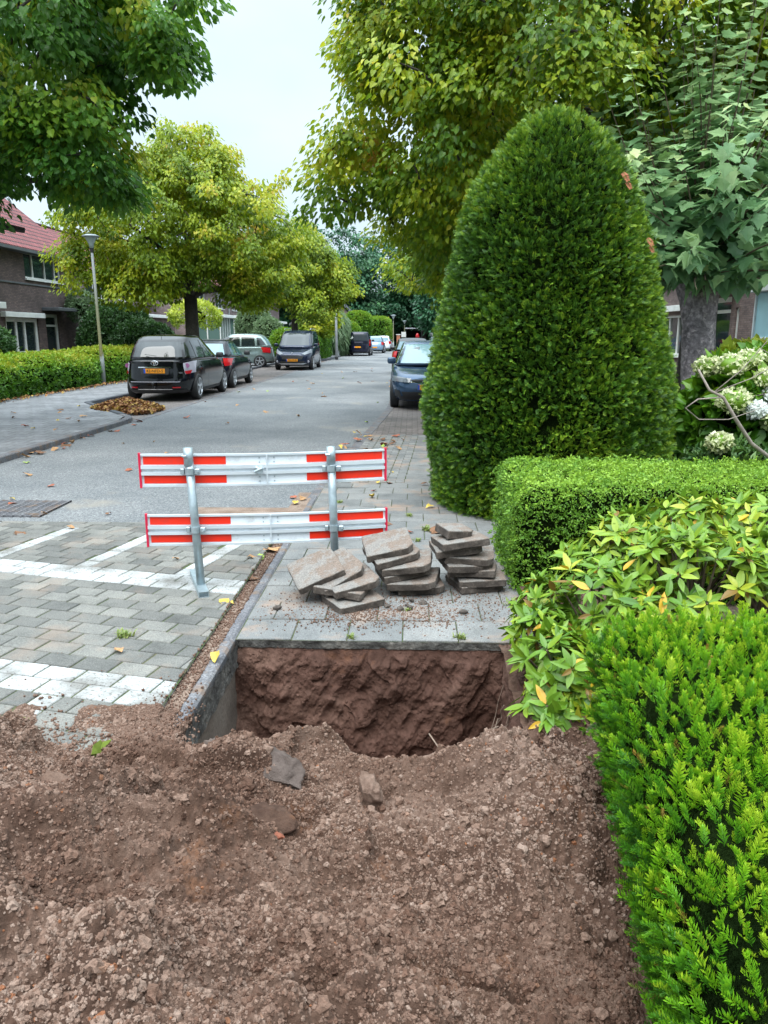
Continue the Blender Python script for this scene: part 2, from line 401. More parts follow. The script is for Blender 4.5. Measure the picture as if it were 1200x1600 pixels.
M['white_frame'] = simple('white_painted_wood', (.68,.70,.68), .5, 0, .1, 3)
M['roof'] = None
M['bark'] = groundmat('dark_bark', ((.03,.026,.022),(.05,.043,.036),(.075,.065,.055)), 2, 25, 1., .03)
M['twig'] = simple('twig_bark', (.10,.075,.05), .9, 0, .3, 30)
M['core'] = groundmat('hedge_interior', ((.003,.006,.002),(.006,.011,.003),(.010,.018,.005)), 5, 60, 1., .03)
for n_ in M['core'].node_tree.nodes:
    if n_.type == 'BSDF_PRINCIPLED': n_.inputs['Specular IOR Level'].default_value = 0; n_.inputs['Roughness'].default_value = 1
M['brick_dark'] = brickmat('dark_house_brick', (.085,.062,.060), (.14,.10,.092), (.05,.046,.045), ms=.006)
M['brick_pink'] = brickmat('pinkish_house_brick', (.20,.15,.15), (.27,.21,.205), (.12,.11,.11), ms=.006)
M['brick_right'] = brickmat('brown_house_brick', (.13,.09,.085), (.19,.14,.13), (.09,.08,.08), ms=.006)
M['lamp_grey'] = simple('lamp_post_paint', (.42,.45,.46), .5, .2, .2, 3)
# ================================================================ THE GROUND
def sheet(name, rects, z, mat, th=None):
    V = []; F = []
    for (x0, y0, x1, y1) in rects:
        b = len(V); V += [(x0,y0,z),(x1,y0,z),(x1,y1,z),(x0,y1,z)]; F.append((b,b+1,b+2,b+3))
    return tag(mesh_np(name, V, np.array(F), mat), kind='structure')
HX0, HX1, HY0, HY1 = -0.945, 0.50, 2.2, 3.86       # the dug pit
g0 = sheet('ground', [(-700,-60,HX0,900), (HX1,-60,700,900), (HX0,-60,HX1,HY0), (HX0,HY1,HX1,900)], -.06, M['soil_base'])
sheet('road', [(-5.3,6.45,-1.06,160), (-1.06,7.6,3.0,160)], -.028, M['asphalt'])
def strip(name, pts_l, pts_r, z, mat):
    n = len(pts_l); V = [(x, y, z) for x, y in pts_l] + [(x, y, z) for x, y in pts_r]
    F = np.array([(i, n+i, n+i+1, i+1) for i in range(n-1)])
    return tag(mesh_np(name, V, F, mat), kind='structure')
# parking bays
strip('parking_bay', [(-.72,12.4),(-.50,17),(-.45,23),(-.45,120)], [(4.5,12.4),(4.5,17),(4.5,23),(4.5,120)], -.022, M['bay'])
strip('parking_bay', [(-7.5,15),(-7.5,18),(-7.5,30),(-7.5,44)], [(-5.35,14.6),(-5.35,18),(-5.35,30),(-5.35,44)], -.022, M['bay'])
# left pavement, raised behind its kerb, cut back diagonally at the parking bay
V = [(-12.5,-20,.045),(-5.45,-20,.045),(-5.45,14.1,.045),(-5.6,14.8,.045),(-5.95,15.5,.045),(-7.6,17.7,.045),(-7.6,47,.045),(-5.5,50,.045),(-5.5,58,.045),(-6.9,60,.045),(-6.9,150,.045),(-12.5,150,.045)]
tag(mesh_np('pavement', V, np.array([list(range(len(V)))]), M['pave_far']), kind='structure')
def kerb_run(name, pts, w, z, mat, stone=1.0):
    mb = MB(); pts = [Vector((x, y, 0)) for x, y in pts]
    for a, b in zip(pts[:-1], pts[1:]):
        L = (b-a).length; n = max(1, round(L/stone)); d = (b-a).normalized(); ang = math.atan2(d.y, d.x)
        for k in range(n):
            c = a + d*(L*(k+.5)/n)
            mb.box((c.x, c.y, (z-.12)/2-.0), (L/n-.006, w, z+.12), Matrix.Rotation(ang, 3, 'Z'), bev=.012)
    return tag(mb.build(name, mat), kind='structure')
kerb_run('kerb', [(-5.37,-20),(-5.37,14.15)], .13, .055, M['kerb'])
arc = [(-5.37+.0,14.15),(-5.42,14.55),(-5.55,14.85),(-5.78,15.15)]
kerb_run('kerb', arc, .14, .056, M['kerb'], .3)
kerb_run('kerb', [(-5.78,15.15),(-7.56,17.75),(-7.56,46.9),(-5.43,49.9),(-5.43,58.1),(-6.83,60),(-6.83,150)], .13, .07, M['kerb_dark'])
kerb_run('gutter_kerb', [(-5.3,14.4),(-5.28,49.5)], .16, -.016, M['kerb'])
# right kerb: the long stones beside the pit, then along the road
kerb_run('kerb', [(-.978,1.0),(-.978,7.6)], .066, .004, M['kerb'], .98)
kerb_run('gutter_kerb', [(-.98,7.62),(-.80,11.7),(-.50,17.0),(-.45,23),(-.45,110)], .16, -.012, M['kerb'], .6)
sheet('gutter', [(-1.16,2.0,-1.0,6.45), (-1.18,6.45,-1.0,7.9)], -.024, M['gutter'])
# sandy film where the digger's sand spilled over road and gutter
def patch(name, cx, cy, rx, ry, z, mat, h=.012, n=60, seed=0):
    t = np.linspace(-1,1,n); a, b = np.meshgrid(t, t, indexing='ij'); x = cx+a.ravel()*rx; y = cy+b.ravel()*ry
    P = np.stack([x, y, 0*x], 1); r = np.hypot(a.ravel(), b.ravel())
    q = 1 - r + .35*fbm(P, 3.5, 4, seed) ; zz = z + h*np.clip(q, -.6, .5)*1.6 + .002*worley2(x, y, 60, seed)
    return mesh_np(name, np.stack([x,y,zz],1), grid_faces(n,n), mat, smooth=True)
tag(patch('sand_spill', -1.32, 6.75, .75, .42, -.0262, M['gutter'], .005, 90, 3), kind='stuff', label='thin film of sand spilled on the asphalt behind the barrier', cat='sand')
# ---- pavers with joints, each its own block in one sheet of paving
def clip(poly, a, b, c):      # keep a*x+b*y<=c
    o = []
    for i in range(len(poly)):
        p, q = poly[i], poly[(i+1) % len(poly)]; dp = a*p[0]+b*p[1]-c; dq = a*q[0]+b*q[1]-c
        if dp <= 0: o.append(p)
        if dp*dq < 0: t = dp/(dp-dq); o.append((p[0]+t*(q[0]-p[0]), p[1]+t*(q[1]-p[1])))
    return o
def paver(mb, poly, z, dep=.03, ch=.004, gap=.0052, m=0):
    if len(poly) < 3: return
    cx = sum(p[0] for p in poly)/len(poly); cy = sum(p[1] for p in poly)/len(poly)
    ar = abs(sum(poly[i][0]*poly[(i+1)%len(poly)][1]-poly[(i+1)%len(poly)][0]*poly[i][1] for i in range(len(poly))))/2
    if ar < .0012: return
    def ins(d):
        o = []
        for x, y in poly:
            l = math.hypot(x-cx, y-cy); k = max(.2, 1-d*1.3/l); o.append((cx+(x-cx)*k, cy+(y-cy)*k))
        return o
    n = len(poly); tx, ty = random.gauss(0, .006), random.gauss(0, .006); dz = random.gauss(0, .0008)
    f = lambda x, y: z + dz + tx*(x-cx) + ty*(y-cy)
    a, b = ins(gap), ins(gap+ch)
    mb.m = m; mb.t = random.random()
    Vv = [(x, y, f(x,y)-dep) for x, y in a] + [(x, y, f(x,y)-ch) for x, y in a] + [(x, y, f(x,y)) for x, y in b]
    F = [tuple(2*n+i for i in range(n))] + [(i, (i+1)%n, n+(i+1)%n, n+i) for i in range(n)] + [(n+i, n+(i+1)%n, 2*n+(i+1)%n, 2*n+i) for i in range(n)]
    mb.add(Vv, F)
M['moss'] = groundmat('mossy_joint', ((.035,.065,.012),(.055,.07,.022),(.10,.075,.048)), 5, 90, .8, .004)
mb = MB(); th = R(-13.3); cu, su = math.cos(th), math.sin(th)
teeth = [-2.66+.78*k for k in range(1,-6,-1)] ; teeth = [-2.66-.78*k for k in range(-1, 6)]
teeth2 = [-2.31-.78*k for k in range(0, 5)]
RH, BW = .135, .212
v = 1.9; row = 0
while v < 8.6:
    white_row = 4.23 < v+RH/2 < 4.50 or 2.76 < v+RH/2 < 3.03
    tt = sorted(teeth) if 4.50 <= v+RH/2 < 5.35 else (sorted(teeth2) if 2.3 < v+RH/2 <= 2.76 else [])
    marks = []; lo = -9.0
    for t0 in tt + [99]:
        hi = min(t0-.06, .8); u = lo - (BW/2 if row % 2 else 0)
        while u < hi - .01:
            a, b = max(u, lo), min(u+BW, hi)
            if b-a > .03: marks.append((a, b, 1 if white_row else 0))
            u += BW
        if t0 < 90: marks.append((t0-.06, t0+.06, 1)); lo = t0+.06
    for a, b, m in marks:
        P = [(a,v),(b,v),(b,v+RH),(a,v+RH)]; P = [(p[0]*cu-p[1]*su, p[0]*su+p[1]*cu) for p in P]
        if max(p[0] for p in P) < -5.6: continue
        P = clip(P, 1, 0, -1.095); P = clip(P, 0, 1, 6.44) if P else P; P = clip(P, 0, -1, -1.9) if P else P; P = clip(P, -1, 0, 5.28) if P else P
        if m and P and sum(p[1] for p in P)/len(P) > 6.4: m = 0
        paver(mb, P, .002, m=m)
    v += RH; row += 1
tag(mb.build('brick_paving', [M['paver'], M['paver_white']], tone=True), kind='structure')
sheet('paving_joints', [(-5.3,1.5,-1.092,6.45)], -.005, M['moss'])
mb = MB(); y = HY1; row = 0
while y < 8.25:
    x = -0.942 - (.15 if row % 2 else 0)
    while x < 1.0:
        x1 = min(x+.30, 1.0); x0 = max(x, -0.942)
        if x1-x0 > .04: paver(mb, [(x0,y),(x1,y),(x1,y+.298),(x0,y+.298)], .0 + random.gauss(0, .001), dep=.052, gap=.003)
        x += .30
    y += .30; row += 1
# narrow pavers set lengthwise further on, beside bigger slabs
y = 8.28
while y < 12.4:
    for k in range(8):
        bx = -.88 + .1*k + (y-8.28)*.045; yy = y + (.1 if k % 2 else 0)
        paver(mb, [(bx,yy),(bx+.1,yy),(bx+.1,yy+.2),(bx,yy+.2)], .0, gap=.004)
    y += .2
y = 8.28
while y < 12.4:
    for k in range(4):
        bx = -.08 + .3*k + (y-8.28)*.045; paver(mb, [(bx,y),(bx+.3,y),(bx+.3,y+.3),(bx,y+.3)], .0, gap=.004)
    y += .3
tag(mb.build('paving_slabs', M['slab'], tone=True), kind='structure')
sheet('paving_joints', [(-.945,HY1,1.1,8.3)], -.007, M['moss']); strip('paving_joints', [(-.87,8.3),(-.68,12.4)], [(1.6,8.3),(1.6,12.4)], -.007, M['moss'])
# drain grate in the road
mb = MB()
for k in range(13): mb.box((-3.73, 6.72+.052*k, -.018), (.70, .022, .016))
for k in range(9): mb.box((-4.07+.085*k, 7.03, -.0175), (.02, .68, .018))
tag(mb.build('drain_grate', M['kerb']), 'square iron drain grate set in the asphalt', 'drain')
# ================================================================ THE PIT
def ss(t): t = np.clip(t, 0, 1); return t*t*(3-2*t)
def wallgrid(fn, u0, u1, v0, v1, du):
    nu = int((u1-u0)/du)+2; nv = int((v1-v0)/du)+2
    a, b = np.meshgrid(np.linspace(u0,u1,nu), np.linspace(v0,v1,nv), indexing='ij'); return fn(a.ravel(), b.ravel()), grid_faces(nu, nv)
def farwall(x, z):
    d = -z; P = np.stack([x, z*0+3, z], 1)
    q = np.stack([x*.55+z*.9, x*0, x*.9-z*.55], 1)
    rid = fbm(q*np.array([1.2,1,7.]), 2.0, 4, 4)
    off = .02 + .05*d**1.3 + .075*fbm(P, 3.2, 3, 2)*np.clip(d*4,0,1) + .035*rid*np.clip(d*6,0,1) + .020*fbm(P, 20, 5, 8, .6) + .016*worley2(x+.03*z, z, 14, 3)*ss(vnoise(P, 4, 5)*3) + .009*worley2(x, z, 42, 6)*ss(vnoise(P, 3, 15)*3+.5) + .02*ss((fbm(q, 5, 3, 14)-.05)/.06)
    off -= .05*np.exp(-((x-.4)/.08)**2)*np.clip(d*4,0,1)
    return np.stack([x, 3.87-off*np.clip(d*9-.2,.25,1), z], 1)
V, F = wallgrid(farwall, -.96, .62, -1.0, -.041, .0045)
pit = empty('pit', (0,0,0)); tag(pit, kind='structure')
mesh_np('soil_face', V, F[:, ::-1], M['soil_wet'], pit, smooth=True)
k_ = rng.choice(len(V), 2600); FW = V[k_]
def rightwall(y, z):
    d = -z; P = np.stack([z*0, y, z], 1)
    off = .05*fbm(P*np.array([1,1,.35]), 7, 4, 12) + .02*fbm(P, 24, 4, 3) - .07*np.exp(-((y-3.2)/.12)**2)*np.clip(d*5,0,1)
    return np.stack([.50-.06*d + .02 + off*np.clip(d*8,.3,1), y, z], 1)
V, F = wallgrid(rightwall, 2.15, 3.9, -1.0, .0, .006)
mesh_np('soil_side', V, F, M['soil_wet'], pit, smooth=True)
def floor_(x, y): return np.stack([x, y, -.86 + .05*worley2(x,y,8,2) + .03*worley2(x,y,22,4) + .05*fbm(np.stack([x,y,0*x],1),4,3,1)], 1)
V, F = wallgrid(floor_, -1.0, .65, 2.2, 3.9, .012)
mesh_np('pit_floor', V, F, M['soil_wet'], pit, smooth=True)
M['kerb_cut'] = groundmat('cut_kerb_face', ((.025,.023,.021),(.07,.066,.06),(.17,.155,.135)), 9, 50, 1., .012)
M['kerb_low'] = groundmat('stained_concrete_edging', ((.085,.066,.052),(.12,.095,.075),(.17,.145,.12)), 3, 60, .6, .004)
def ltop(y, z):
    P = np.stack([z*0+1, y, z], 1); return np.stack([-.938 + .012*fbm(P, 18, 4, 2) + .01*worley2(y, z, 30, 1), y, z], 1)
V, F = wallgrid(ltop, 2.0, 3.86, -.15, -.008, .008); mesh_np('kerb_face', V, F, M['kerb_cut'], pit, smooth=True)
V, F = wallgrid(lambda y, z: np.stack([-.948+.006*fbm(np.stack([z,y,z],1), 9, 3, 6), y, z], 1), 2.0, 3.9, -1.0, -.14, .02); mesh_np('concrete_edging', V, F, M['kerb_low'], pit, smooth=True)
mb = MB()       # ragged underside of the cut slabs over the far wall
V, F = wallgrid(lambda x, z: np.stack([x, 3.858+.008*fbm(np.stack([x,z,z],1), 25, 4, 6)-.006*worley2(x,z,28,2), z], 1), -.94, .5, -.047, -.004, .006)
mesh_np('slab_edge', V, F[:, ::-1], M['kerb_cut'], pit, smooth=True)
# roots hanging in the pit's right corner
mb = MB()
for k in range(34):
    y0 = random.uniform(2.9, 3.75); z0 = random.uniform(-.55, -.05); x0 = .43 + random.uniform(-.02, .05)
    pts = [(x0, y0, z0)]; dx, dy, dz = random.gauss(-.02,.02), random.gauss(0,.03), -random.uniform(.03,.09)
    for q in range(6):
        pts.append((pts[-1][0]+dx*.6+random.gauss(0,.008), pts[-1][1]+dy+random.gauss(0,.012), pts[-1][2]+dz+random.gauss(0,.015)))
    mb.tube(pts, [.0028*(1-q/8)*random.uniform(.5,1.3) for q in range(7)], 4)
for (a, b, c) in (((-.15,3.6,-.74),(-.12,3.3,-.62),(-.1,3.1,-.6)), ((-.88,3.0,-.42),(-.78,2.95,-.55),(-.72,2.9,-.62)), ((.1,3.6,-.4),(.25,3.35,-.5),(.38,3.2,-.68))):
    mb.tube([a, b, c], [.004,.003,.002], 5)
M['root'] = simple('root_fibre', (.23,.17,.13), .85, 0, .3, 40)
mb.build('roots', M['root'], pit)
# ================================================================ THE SOIL HEAP
def ss(t): t = np.clip(t, 0, 1); return t*t*(3-2*t)
def lobe(x, y, cx, cy, sx, sy, a, ang=0):
    c, s = math.cos(ang), math.sin(ang); u = (x-cx)*c+(y-cy)*s; v = -(x-cx)*s+(y-cy)*c
    return a*np.exp(-(u/sx)**2-(v/sy)**2)
def heap_base(x, y):
    P = np.stack([x, y, 0*x], 1)
    yb = 2.70 + .06*vnoise(P, 3, 2) + .10*ss((-1.0-x)/.5) + .30*ss((x-.50)/.08)
    m = ss((yb-y)/.16)
    h = -.03 + m*(.05 + .09*ss((2.6-y)/.9)) + lobe(x, y, -1.15, 1.22, .82, .60, .38, -.15)*ss((2.6-y)/.6) + lobe(x, y, -.30, .88, .34, .55, .19, .25) + .06*lobe(x, y, -.75, 1.75, .5, .16, 1, .12) - .08*lobe(x, y, -.72, 1.42, .4, .10, 1, -.35) + .07*lobe(x, y, .12, 2.35, .22, .12, 1) - .05*lobe(x,y,.1,1.5,.25,.3,1) + lobe(x,y,-1.9,2.2,.5,.35,.07) + lobe(x,y,-.35,2.35,.3,.14,.05)
    h = h + .025*lobe(x, y, -.5, 1.9, .6, .1, 1, .1) - .05*lobe(x, y, .47, 1.7, .14, .9, 1)
    # broken ledges left by the shovel
    led = fbm(np.stack([x*1.4+y*.6, y*1.8-x*.4, 0*x], 1), 2.2, 3, 31)
    h = h + .05*ss((led+.05)/.22)*m*ss((2.35-y)/.4)
    return h, m
def heap_h(x, y, fine=True):
    P = np.stack([x, y, 0*x], 1); h, m = heap_base(x, y)
    k = .35+.65*m
    h = h + k*(.115*fbm(P, 3.0, 5, 41, .6))
    if fine:
        wx = x + .02*vnoise(P, 22, 3); wy = y + .02*vnoise(P, 22, 4)
        rough = np.clip(.65 + 1.0*fbm(P, 2.6, 3, 77), .15, 1.3)*k
        big = vnoise(P, 6, 51)
        h = h + rough*(.078*worley2(wx, wy, 8, 1)*ss((big+.05)/.25) + .050*worley2(wx, wy, 18, 2) + .027*worley2(wx, wy, 43, 3) + .012*worley2(wx, wy, 90, 4)) + (.014*fbm(P, 38, 3, 9)+.007*vnoise(P, 150, 19))*k
    ins = ss((x-HX0)/.03)*ss((.51-x)/.04)
    drop = ss((y-2.68+.05*vnoise(P, 5, 66))/.26)*ins
    return h*(1-drop) + (-.9)*drop
xs = np.concatenate([np.arange(-3.6,-2.1,.02), np.arange(-2.1,-1.2,.007), np.arange(-1.2,.80,.0030), np.arange(.80,.96,.008)])
ys = np.concatenate([np.arange(-1.2,.75,.03), np.arange(.75,2.2,.0030), np.arange(2.2,3.06,.0048)])
X, Y = np.meshgrid(xs, ys, indexing='ij'); x = X.ravel(); y = Y.ravel()
z = np.empty_like(x)
for q in np.array_split(np.arange(len(x)), 12): z[q] = heap_h(x[q], y[q])
F = grid_faces(len(xs), len(ys))
fc_y = y[F].mean(1); fc_x = x[F].mean(1); fz = z[F].mean(1)
# keep: the heap itself and the slump into the pit; drop what would lie over clean paving
keep = (fc_y < 3.05) & ~((fz < -.012) & (fc_y > 2.6) & ((fc_x < HX0))) & ~((fc_x > .70) & (fc_y > 3.2))
heap = mesh_np('soil_heap', np.stack([x,y,z],1), F[keep], M['soil'], smooth=True)
tag(heap, 'wide heap of crumbly brown soil in the foreground before the pit', 'soil heap')
# loose crumbs
M['soil_loose'] = None
def loosemat():
    m, nt, bb, o = newmat('loose_soil_crumb'); at = N(nt, 'ShaderNodeAttribute', attribute_name='tone')
    r = ramp(nt, at.outputs['Fac'], [(0,(.058,.031,.021)),(.28,(.130,.073,.051)),(.6,(.207,.136,.103)),(.9,(.29,.210,.168)),(.97,(.22,.11,.065)),(1,(.24,.10,.05))]); g = N(nt, 'ShaderNodeNewGeometry')
    n = noise(nt, g.outputs['Position'], 120, 4, .75); r2 = ramp(nt, n, [(.25,(.6,.6,.6)),(.5,(1,1,1)),(.75,(1.4,1.4,1.4))])
    nt.links.new(mixc(nt, 1., r.outputs[0], r2.outputs[0], 'MULTIPLY'), bb.inputs['Base Color']); bb.inputs['Roughness'].default_value = .95; bb.inputs['Specular IOR Level'].default_value = .2
    bump(nt, n, bb, 1., .005); return m
M['soil_loose'] = loosemat()
def facet(V, seed, k=9, lo=.62, hi=.95):
    r = np.random.default_rng(seed)
    for i in range(k):
        q = r.normal(size=3); q /= np.linalg.norm(q); d = r.uniform(lo, hi); t = V @ q; m = t > d; V = V - (np.maximum(t-d, 0)[:, None])*q[None]
    return V
def rocks(n, seed, sub=2):
    out_ = []
    for k in range(n):
        V, F = roundbox((1,1,1), .5, sub+1, p=2.2)
        V = V*(1 + .5*vnoise(V*1.0+k*9.3, 2.1, k)[:,None] + .15*rng.normal(size=(len(V),1)))*np.array([1, rng.uniform(.8,1.1), rng.uniform(.75,1.05)])
        out_.append((V, F))
    return out_
HV = np.stack([x,y,z],1); kf = keep & (fc_x > -2.2) & (fc_x < .74) & (fc_y > .75) & (fc_y < 3.04) & (fz > -.035)
P_h, n_h = tri_sample(HV, F[kf], 300000)
kk = rng.random(len(P_h)) < np.clip(.6+1.0*fbm(P_h*np.array([1,1,.3]), 2.4, 3, 88), .3, 1); P_h, n_h = P_h[kk], n_h[kk]
sz = .0017 + .0032*rng.random(len(P_h))**2.2 + .0060*rng.random(len(P_h))**16 + .014*rng.random(len(P_h))**140
P_h = P_h - n_h*(sz*.10)[:,None]; px_, py_ = P_h[:,0], P_h[:,1]
fr = frames(rnd_unit(len(px_)), rnd_unit(len(px_)))
tn = np.clip(.46+.15*rng.normal(size=len(px_))+.42*fbm(np.stack([px_,py_,0*px_],1), 2.0, 3, 17)+(rng.random(len(px_))>.994)*.5, 0, 1)
big_ = sz > .0052
cr = scatter('soil_crumbs', rocks(8, 1), P_h[big_], fr[big_], sz[big_], M['soil_loose'], None, tn[big_], smooth=False)
c0 = scatter('soil_crumbs', rocks(8, 1, 1), P_h[~big_], fr[~big_], sz[~big_], M['soil_loose'], None, tn[~big_], smooth=False)
tag(c0, 'finest loose crumbs of soil lying all over the heap', 'soil crumbs', kind='stuff')
tag(cr, 'loose crumbs of soil lying all over the heap', 'soil crumbs', kind='stuff')
# spilled earth on paving round the heap's edge
n = 11000; a = np.where(rng.random(n) > .5, rng.uniform(-2.6,-.95,n), rng.normal(-1.06,.07,n)); b = 2.62 + rng.exponential(.11, n) + .25*ss((-1.2-a)/.4)*0 + np.where((a>-1.10)&(a<-1.0), rng.uniform(0,3.6,n), 0)
zz = np.where(a < -1.095, .003, np.where(a < -1.01, -.022, .006)); s_ = .002+.006*rng.random(n)**3
c1 = scatter('spilled_crumbs', rocks(5, 2), np.stack([a,b,zz+s_*.3],1), frames(rnd_unit(n), rnd_unit(n)), s_, M['soil_loose'], None, .25+.4*rng.random(len(s_)), smooth=True)
tag(c1, 'soil crumbs scattered over the pavers at the edge of the heap', 'soil crumbs', kind='stuff')
n = 5000; a = np.concatenate([rng.normal(-.2,.33,n//2), rng.normal(.0,.4,n//2)]); b = np.concatenate([rng.normal(4.25,.12,n//2), rng.normal(4.5,.22,n//2)])
k_ = (a > -.92) & (a < .6) & (b > 3.9); a, b = a[k_], b[k_]; s_ = .0015+.0045*rng.random(len(a))**3
c2 = scatter('spilled_crumbs', rocks(5, 3), np.stack([a,b,.001+s_*.3],1), frames(rnd_unit(len(a)), rnd_unit(len(a))), s_, M['soil_loose'], None, .25+.4*rng.random(len(s_)), smooth=True)
tag(c2, 'soil crumbs scattered round the broken slab stacks', 'soil crumbs', kind='stuff')
# soil along the right of the pit
def verge(x, y):
    P = np.stack([x,y,0*x],1); return np.stack([x, y, -.035 - .16*ss((2.92-y)/.3) + .05*ss((x-.5)/.2) + .05*fbm(P,5,4,5) + .022*worley2(x,y,18,3) + .016*worley2(x,y,36,6) + .009*worley2(x,y,75,8)], 1)
V, F = wallgrid(verge, .47, 1.6, 2.6, 4.62, .009)
k_ = ~((V[F].mean(1)[:,0] < .66+.03*vnoise(V[F].mean(1), 7, 3)) & (V[F].mean(1)[:,1] > 3.86)); tag(mesh_np('soil_verge', V, F[k_], M['soil'], smooth=True), kind='structure')
n = 9000; a = rng.uniform(.52,1.3,n); b2 = rng.uniform(2.62,4.5,n); k_ = ~((a < .70) & (b2 > 3.84)); a, b2 = a[k_], b2[k_]; s_ = .002+.007*rng.random(len(a))**3
c3 = scatter('verge_crumbs', rocks(5, 4), np.stack([a,b2,verge(a,b2)[:,2]+s_*.3],1), frames(rnd_unit(len(a)), rnd_unit(len(a))), s_, M['soil_loose'], None, .2+.4*rng.random(len(s_)))
tag(c3, 'soil crumbs on the bare strip right of the pit under the rhododendron', 'soil crumbs', kind='stuff')
s_ = .002+.006*rng.random(len(FW))**4
wc = scatter('crumbs', rocks(4, 9), FW+np.array([0,-.001,0]), frames(rnd_unit(len(FW)), rnd_unit(len(FW))), s_, M['soil_wet'], pit)
# big clods and broken pieces on the heap
def clod(label, loc, dims, rot, seed, mat, cat='clod', name='soil_clod', rr=.25, ns=14, amp=.22):
    V, F = roundbox((1,1,1), 0, 20, p=5.0); V = facet(V, seed, 14, .55, 1.15)
    V = V*np.array(dims)/2*1.12; V = V*(1 + .30*fbm(V+seed, 2.2/max(dims)*2, 4, seed, .6)[:, None]) + (V/np.linalg.norm(V, axis=1, keepdims=True))*((.006*fbm(V+seed, 60, 4, seed)+.005*worley2(V[:,0]+V[:,2],V[:,1]-V[:,2],60,seed))[:, None])
    o = mesh_np(name, V, F, mat, smooth=True); o.location = loc; o.rotation_euler = [R(a) for a in rot]
    return tag(o, label, cat)
hz = lambda x, y: float(heap_h(np.array([x]), np.array([y]), False)[0])
M['clod_grey'] = soilmat('grey_hard_clod', ((.08,.06,.052),(.115,.088,.076),(.17,.13,.11)), .3)
M['clod_pale'] = soilmat('pale_dry_clod', ((.11,.066,.047),(.17,.108,.08),(.23,.155,.12)), .5)
clod('flat grey stony clod standing tilted left of centre on the heap', (-.44, 2.30, hz(-.44,2.30)+.055), (.14,.05,.13), (-48,6,10), 3, M['clod_grey'])
clod('tall brown clod with a straight cut face in the middle of the heap', (-.13, 2.20, hz(-.13,2.20)+.055), (.06,.10,.14), (6,-4,18), 5, M['soil'])
clod('flat brown clod broken in pieces left of the cut clod', (-.45, 2.03, hz(-.45,2.03)+.05), (.16,.12,.035), (28,-8,32), 8, M['soil'], rr=.15)
clod('small brown clod piece lying against the broken flat clod', (-.36, 2.02, hz(-.36,2.0)+.04), (.07,.07,.03), (35,10,-12), 18, M['soil'], rr=.15)
clod('smooth brown clod at the left end of the heap', (-1.12, 2.17, hz(-1.12,2.17)+.03), (.16,.11,.06), (8,4,-12), 9, M['soil'])
clod('orange sandy clod at the left edge of the heap by the kerb', (-1.0, 2.56, hz(-1.0,2.56)+.03), (.16,.10,.07), (6,4,22), 11, M['clod_pale'])
clod('grey clod poking up at the pit corner beside the kerb', (-.74, 2.66, .005), (.13,.05,.10), (-30,10,-25), 13, M['clod_grey'])
clod('reddish clod on the rim of the pit', (.12, 2.62, hz(.12,2.55)+.03), (.10,.07,.06), (12,0,20), 15, M['clod_pale'])
M['brick_bit'] = simple('broken_brick', (.24,.075,.04), .85, 0, .3, 30, .5)
for k, (a, b, lab) in enumerate(((.33,1.40,'orange brick fragment low on the right of the heap'), (-.36,1.84,'small red brick fragment in the middle of the heap'))):
    clod(lab, (a, b, hz(a,b)+.04), (.026,.02,.018), (20*k,10,40*k), 30+k, M['brick_bit'], 'brick fragment', 'brick_fragment', .2)
# ================================================================ BARRIER
bar = empty('road_barrier', (-1.35,4.65,0)); tag(bar, 'red and white striped road barrier on two galvanised posts', 'barrier')
def P_(p): return (p[0]+1.35, p[1]-4.65, p[2])
def post(x, y, top, lean, foot):
    mb = MB(); mb.tube([P_((x,y,.03)), P_((x+lean,y,top))], .0265, 16)
    p = mb.build('post', M['galv'], bar, True)
    for f in p.data.polygons[-2:]: f.use_smooth = False
    mb = MB(); mb.tube([P_((x+lean*.99,y,top-.1)), P_((x+lean,y,top+.012))], .0295, 16); mb.build('sleeve', M['galv'], p, True)
    mb = MB(); mb.tube([P_((x+lean-.03,y-.028,top-.035)), P_((x+lean+.0,y-.034,top-.035))], .008, 8); mb.build('bolt', M['galv'], p)
    (ax, ay), (bx, by) = foot; d = Vector((bx-ax, by-ay, 0)); L = d.length; ang = math.atan2(d.y, d.x); mb = MB(); Mz = Matrix.Rotation(ang, 3, 'Z'); cxy = ((ax+bx)/2, (ay+by)/2)
    t = .004; w_, h_ = .062, .038
    for (oy, oz, sy, sz_) in ((0,h_/2-t/2,w_,t),(0,-h_/2+t/2,w_,t),(w_/2-t/2,0,t,h_-2*t),(-w_/2+t/2,0,t,h_-2*t)):
        off = Mz @ Vector((0, oy, 0)); mb.box(P_((cxy[0]+off.x, cxy[1]+off.y, .021+oz)), (L, sy, sz_), Mz)
    mb.box(P_((cxy[0], cxy[1], .021)), (L*.9, w_-2*t, h_-2*t), Mz)
    mb.build('foot', M['galv'], bar)
post(-1.345, 4.66, .905, -.035, ((-1.475,4.97),(-1.285,4.50)))
post(-.50, 4.885, .885, -.02, ((-.56,5.15),(-.45,4.79)))
